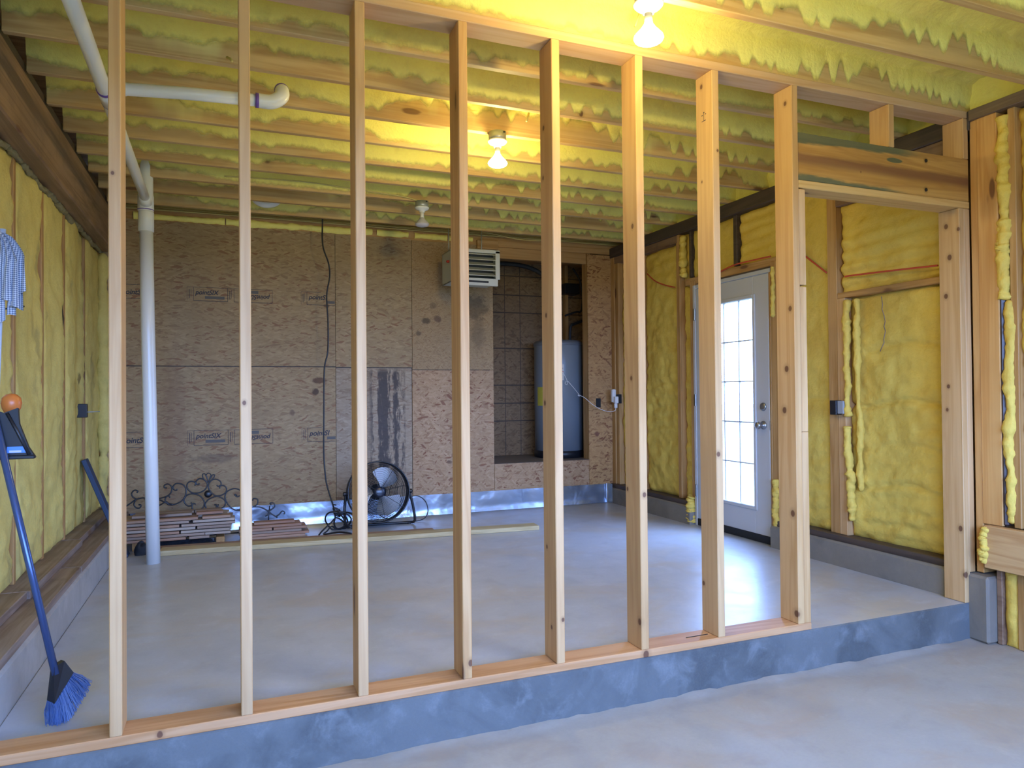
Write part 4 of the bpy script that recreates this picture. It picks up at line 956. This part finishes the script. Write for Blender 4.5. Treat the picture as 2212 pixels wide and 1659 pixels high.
tubeo('cord_end', catmull([(1.24, 3.54, .12), (1.30, 3.45, .16), (1.36, 3.40, .12), (1.37, 3.36, .02), (1.30, 3.34, .06), (1.22, 3.45, .12), (1.16, 3.40, .09), (1.08, 3.33, .04), (1.05, 3.28, .02)], 6), .007, M_BLACK, PC, 6)

# ------------------------------------------------------------------ iron scrollwork
HB = thing('scroll_ironwork', 'black wrought iron scroll panel propped behind the stacks of short boards', 'ironwork', (.2, 3.66, .1))
sc_ = {'palmette': [[(.217, .448), (.181, .484), (.174, .514), (.19, .521), (.203, .498), (.217, .458)], [(.217, .45), (.208, .49), (.203, .513), (.222, .524), (.237, .508), (.228, .48), (.221, .45)], [(.221, .458), (.237, .488), (.249, .508), (.265, .507), (.256, .483), (.221, .448)]],
 'scroll': [[(.151, .447), (.142, .435), (.124, .451), (.136, .474), (.16, .483), (.19, .469), (.21, .434), (.19, .391), (.14, .369), (.091, .377), (.062, .413), (.062, .447), (.087, .465), (.118, .456), (.124, .438), (.113, .432)],
 [(.306, .396), (.303, .411), (.326, .42), (.352, .401), (.351, .366), (.317, .341), (.267, .342), (.226, .388), (.219, .428), (.24, .464), (.276, .472), (.308, .453), (.313, .425), (.292, .414), (.281, .425)],
 [(.124, .28), (.108, .288), (.097, .274), (.068, .271), (.044, .295), (.037, .327), (.064, .359), (.109, .364), (.158, .343), (.185, .303), (.185, .268), (.171, .245), (.13, .22), (.10, .245), (.097, .279), (.088, .297)],
 [(.262, .268), (.284, .262), (.294, .244), (.321, .239), (.342, .258), (.344, .292), (.317, .321), (.276, .334), (.23, .319), (.203, .296), (.194, .268), (.212, .227), (.243, .215), (.271, .228), (.28, .257), (.298, .266)],
 [(-.016, .412), (-.016, .4), (-.033, .404), (-.044, .426), (-.024, .452), (.007, .452), (.038, .434), (.053, .399), (.046, .35), (.015, .309), (-.038, .288), (-.073, .29), (-.097, .316), (-.094, .349), (-.073, .358), (-.064, .343)],
 [(-.086, .421), (-.105, .427), (-.103, .446), (-.077, .452), (-.053, .429), (-.055, .39), (-.081, .361), (-.144, .343), (-.203, .351), (-.258, .355), (-.309, .344), (-.339, .322), (-.40, .28)],
 [(-.145, .285), (-.125, .298), (-.09, .315), (-.073, .29)], [(-.25, .345), (-.144, .333), (-.103, .311), (-.038, .288)],
 [(-.301, .396), (-.294, .41), (-.317, .418), (-.337, .393), (-.326, .364), (-.301, .348)], [(-.305, .348), (-.32, .311), (-.305, .282), (-.28, .278), (-.271, .299), (-.288, .304)],
 [(.437, .331), (.419, .342), (.423, .33), (.44, .322), (.463, .335), (.468, .362), (.442, .383), (.405, .388), (.363, .37), (.344, .337), (.349, .297), (.376, .25), (.413, .218), (.46, .207), (.50, .222), (.52, .25)],
 [(.433, .214), (.485, .22), (.538, .23), (.609, .226), (.662, .199), (.697, .168), (.75, .13)], [(.556, .281), (.565, .299), (.595, .288), (.591, .25), (.564, .233), (.538, .23)],
 [(.702, .238), (.693, .253), (.72, .251), (.729, .222), (.698, .196), (.68, .188), (.693, .168), (.653, .147)], [(.74, .14), (.765, .155), (.778, .172), (.795, .181), (.81, .165), (.80, .155)]]}
def hb(p): return (p[0], 3.60 + .10 * p[1], p[1])
for nm, Ls in sc_.items():
    for P in Ls: tubeo(nm, catmull([hb(p) for p in P], 5), .006 if nm == 'scroll' else .0048, M_BLACKMET, HB, 6)
V, F = lathe([(.027, -.008), (.03, 0), (.024, .008), (.012, .012)], hb((.2155, .357)), 18, (0, -1, .1)); make('medallion', V, F, M_BLACKMET, HB, True)
tubeo('bottom_bar', [hb((-.40, .03)), hb((.80, .03))], .006, M_BLACKMET, HB, 8)
for x in (-.25, .2, .68): tubeo('upright', [hb((x, .03)), hb((x, .15)), hb((x + .01, .23))], .005, M_BLACKMET, HB, 8)

# ------------------------------------------------------------------ stacks of short boards
offc = [wood('offcut_a', 0, (.42, .32, .24), (.30, .21, .15), autoknots=.2), wood('offcut_b', 0, (.44, .27, .17), (.33, .17, .10), autoknots=.2), wood('offcut_c', 0, (.50, .41, .32), (.38, .29, .21), autoknots=.2)]
rs = random.Random(4)
def offcut(x0, x1, y, z, rot, lab, grp, m, w=.09, t=.019, tilt=0.0):
    M = Matrix.Translation(((x0 + x1) / 2, y, z + t / 2)) @ Matrix.Rotation(rot, 4, 'Z') @ Matrix.Rotation(tilt, 4, 'Y')
    V, F = chbox((-(x1 - x0) / 2, -w / 2, -t / 2), ((x1 - x0) / 2, w / 2, t / 2), .0015, M)
    tag(make('board_offcut', V, F, m), lab, 'board', grp)
ORD = ('lowest', 'second', 'third', 'fourth', 'fifth', 'sixth', 'seventh', 'topmost'); ROWN = ('front', 'middle', 'rear')
G1 = 'short boards in the larger stack'
z = .062
lay = [[(-.40, .08, -.0), (.09, .24, .0)], [(-.42, .20, .01), (.21, .40, -.02)], [(-.41, .02, 0), (.03, .385, -.03)], [(-.40, .14, .008), (.15, .40, .02)], [(-.42, .02, 0), (.03, .42, .004)], [(-.38, .10, -.01), (.11, .415, .012)], [(-.41, .16, .0), (.17, .38, .03)], [(-.30, .12, .015), (.13, .33, .01)]]
for i, row in enumerate(lay):
    for q, dy in enumerate((0, .096, .192) if i < 7 else (.06, .165)):
        for e, (a, b_, r_) in enumerate(row):
            j = rs.uniform(-.012, .012)
            offcut(a + j, b_ + j - .008, 3.345 + dy + rs.uniform(-.002, .002), z + .0004, r_ * .12, 'weathered short board, %s layer, %s row, %s end of the larger stack' % (ORD[i], ROWN[q + (i == 7)], ('wall', 'fan')[e]), G1, rs.choice(offc))
    z += .0262 if i in (2, 4, 6) else .0235
G2 = 'short boards in the lower stack'
z = .0
lay2 = [[(.46, .96, 0)], [(.45, .99, .01)], [(.47, .93, -.01)], [(.45, .70, 0), (.71, .97, .02)], [(.52, .93, 0)], [(.56, .88, .02)]]
for i, row in enumerate(lay2):
    for q, dy in enumerate((0, .095) if i < 4 else (.01, .10) if i == 4 else (.05,)):
        for e, (a, b_, r_) in enumerate(row):
            lb = 'reddish short board, %s layer, %s row%s of the lower stack' % ((ORD[i] if i < 5 else 'topmost'), ('front', 'rear')[q], (', %s end' % ('pipe', 'fan')[e]) if len(row) > 1 else '')
            if i == 5: lb = 'single reddish short board lying on top of the lower stack'
            offcut(a + rs.uniform(-.006, .006), b_ - .005, 3.447 + dy, z + .0004, r_ * .12, lb, G2, offc[1] if i > 2 else rs.choice(offc))
    z += .0215
for x in (-.30, .28): 
    tag(box('bearer', (x, 3.315, 0), (x + .06, 3.58, .061), M_OLD_Y, None), 'wooden bearer under the larger stack at its %s end' % ('wall' if x < 0 else 'fan'), 'board', 'bearers under the larger stack')
# crumpled foil sheet under the stack
n, m_ = 60, 16; X, Yg = np.meshgrid(np.linspace(-.22, .27, n), np.linspace(3.312, 3.46, m_), indexing='ij')
Zg = .012 + .016 * np.abs(fbm(X * 16, Yg * 16, 71, 4)) + .035 * np.clip((Yg - 3.32) / .14, 0, 1) * (1 + .25 * fbm(X * 9, Yg * 9, 72, 3)) * .6
tag(make('foil_sheet', np.stack([X, Yg, Zg], -1), gridfaces(n, m_, True), M_GALV, None, False), 'crumpled silver foil sheet tucked under the larger stack of boards', 'foil')
# long boards on the floor
def plank(x0, y0, x1, y1, w, z0, t, m, label):
    L = math.hypot(x1 - x0, y1 - y0); a = math.atan2(y1 - y0, x1 - x0)
    M = Matrix.Translation((x0, y0, z0)) @ Matrix.Rotation(a, 4, 'Z')
    V, F = chbox((0, 0, 0), (L, w, t), .002, M); tag(make('long_board', V, F, m), label, 'board')
plank(-.10, 3.055, 2.80, 2.83, .14, .001, .036, wood('long_pine', 0, (.62, .50, .27), (.48, .36, .17), autoknots=.2), 'long pale board lying on the slab in front of the stacks')
plank(-.16, 3.200, 1.95, 3.04, .10, .001, .030, wood('long_brown', 0, (.42, .27, .17), (.30, .17, .10), autoknots=.3), 'shorter brown board lying right behind the long pale board')
# leaning navy board and dark bag in the corner
M = Matrix.Translation((-.30, 3.16, .005)) @ Matrix.Rotation(-math.atan2(.27, .72), 4, 'Y')
V, F = chbox((-.03, -.055, 0), (0, .055, .76), .004, M); tag(make('leaning_board', V, F, M_NAVY), 'dark navy board leaning against the foam wall in the corner', 'board')
a, b_ = np.meshgrid(np.linspace(0, 2 * PI, 24, endpoint=True), np.linspace(0, PI / 2, 10), indexing='ij')
rr_ = 1 + .35 * fbm(np.cos(a) * 2 + 5, b_ * 2 + np.sin(a) * 2, 12, 3)
tag(make('rag_heap', np.stack([-.225 + .05 * rr_ * np.cos(a) * np.cos(b_), 3.19 + .055 * rr_ * np.sin(a) * np.cos(b_), .085 * rr_ * np.sin(b_)], -1), gridfaces(24, 10, True), plain('dark_rag', (.02, .025, .035), .8), None, True), 'dark crumpled rag heap on the slab at the end of the long boards', 'rag')

# ------------------------------------------------------------------ broom, dustpan, mop
BR = thing('broom', 'blue broom with blue pole standing bristles down in the corner behind the bottom plate', 'broom', (-.16, .29, 0))
b0 = np.array((-.214, .30, .196)); b1 = np.array((-.43, .42, 1.13)); dr = (b1 - b0) / np.linalg.norm(b1 - b0)
tubeo('handle', [b0 - dr * .03, b0 + dr * .4, b1 + dr * .38], .0125, M_BLUE, BR, 14)
c_top = [(-.226, .272), (-.178, .352)]
V, F = hexa([(-.232, .285, .085), (-.205, .265, .075), (-.160, .345, .150), (-.185, .362, .155), (-.224, .306, .197), (-.210, .288, .197), (-.184, .318, .205), (-.198, .334, .205)])
bmV = V; make('socket', V, F, M_BLACK, BR)
parts = []
rs = np.random.RandomState(5)
for i in range(520):
    t, s_ = rs.rand(), rs.rand()
    p = np.array((-.226 + .05 * t + .018 * (s_ - .5), .285 + .075 * t - .015 * (s_ - .5), .082 + .072 * t))
    e = np.array((-.215 + .105 * t + .022 * (s_ - .5), .215 + .15 * t + .008 * rs.randn(), .004 + .010 * rs.rand() + .20 * max(0, t - .45) ** 1.3 + .10 * max(0, .22 - t)))
    mid = (p + e) / 2 + np.array((.006 * rs.randn(), .006 * rs.randn(), .004))
    parts.append(tube([p, mid, e], .0011, 3))
V, F = merge(parts); o = make('bristles', V, F, M_BRISTLE, BR); o['kind'] = 'stuff'
DP = thing('dustpan', 'black dustpan with blue sticker hung beside the broom pole', 'dustpan', (-.40, .45, .93)); DPV = len(bpy.data.objects)
prof = [(-.50, 1.145), (-.395, 1.10), (-.352, 1.118), (-.348, 1.06), (-.318, .97), (-.296, .932), (-.50, .936)]
def dpan(y, s=1.0, c=(-.42, 1.02)): return [(c[0] + (x - c[0]) * s, y, c[1] + (z_ - c[1]) * s) for x, z_ in prof]
n = len(prof); A = dpan(.43); B = dpan(.46, .97); V = np.array(A + B)
F = [list(range(n)), list(range(n, 2 * n))[::-1]] + [[i, n + i, n + (i + 1) % n, (i + 1) % n] for i in range(n)]
make('pan', V, F, M_BLACK, DP)
V, F = tube([(-.385, .428, 1.10), (-.352, .426, 1.03), (-.315, .424, .945)], .006, 8); make('side_rib', V, F, M_BLACK, DP, True)
V, F = chbox((-.50, .415, .930), (-.296, .432, .944), .003); make('lip', V, F, M_BLACK, DP)
V, F = chbox((-.385, .4275, .952), (-.322, .4295, .976), .0005); s1 = make('sticker', V, F, M_STICKER, DP)
box('sticker_print', (-.378, .4265, .954), (-.34, .4274, .962), M_PAPER, s1, .0002)
V, F = lathe([(.008, -.05), (.018, -.045), (.03, -.02), (.034, 0), (.03, .02), (.018, .032), (.005, .036)], (-.388, .50, 1.135), 18); tag(make('orange_cap', V, F, M_ORANGE, None, True), 'rounded orange rubber cap sticking up above the black dustpan', 'cap')
MP = thing('strip_mop', 'upturned mop with grey and white checked cloth strips on a pale pole', 'mop', (-.42, .55, 1.3))
km = Mat('checked_cloth'); vm = km.coord(False); xm, ym, zm = km.sep(vm)
ck = km.n('ShaderNodeTexChecker', None, Vector=km.n('ShaderNodeCombineXYZ', None, _0=km.math('ADD', xm, zm), _1=km.math('SUBTRACT', zm, xm), _2=.37).outputs[0], Scale=130.0).outputs['Fac']
km.col(km.mix(ck, (.16, .20, .30, 1), (.68, .70, .74, 1))); km.rough(.9)
tubeo('mop_pole', [(-.485, .50, .254), (-.452, .53, .9), (-.43, .56, 1.80)], .011, plain('pale_blue_pole', (.55, .66, .82), .35), MP, 12)
for i, (x, zl, w, y) in enumerate(((-.362, 1.55, .034, .52), (-.383, 1.49, .034, .505), (-.405, 1.53, .036, .50), (-.43, 1.44, .04, .51), (-.395, 1.46, .03, .535), (-.372, 1.50, .028, .545), (-.46, 1.5, .04, .53))):
    n = 16; P = np.zeros((n, 7, 3))
    for j, t in enumerate(np.linspace(0, 1, n)):
        zt = 1.775 - (1.775 - zl) * t; xo = -.43 + (x + .43) * min(1, t * 2.6) ** .6
        for q, s_ in enumerate(np.linspace(-1, 1, 7)):
            P[j, q] = (xo + s_ * w / 2 * (.5 + .5 * t), y + .03 * (1 - min(1, t * 2)) + .008 * math.sin(s_ * 3 + i + t * 3) , zt + .012 * math.sin(i * 2 + s_))
    make('cloth_strip', P, gridfaces(n, 7), km.m, MP, True)
tag(tubeo('wall_nail', [(-.59, 1.17, 1.555), (-.50, 1.19, 1.575)], .004, M_NAIL, None, 6), 'bent nail sticking out of the foam wall beside the checked mop', 'nail')
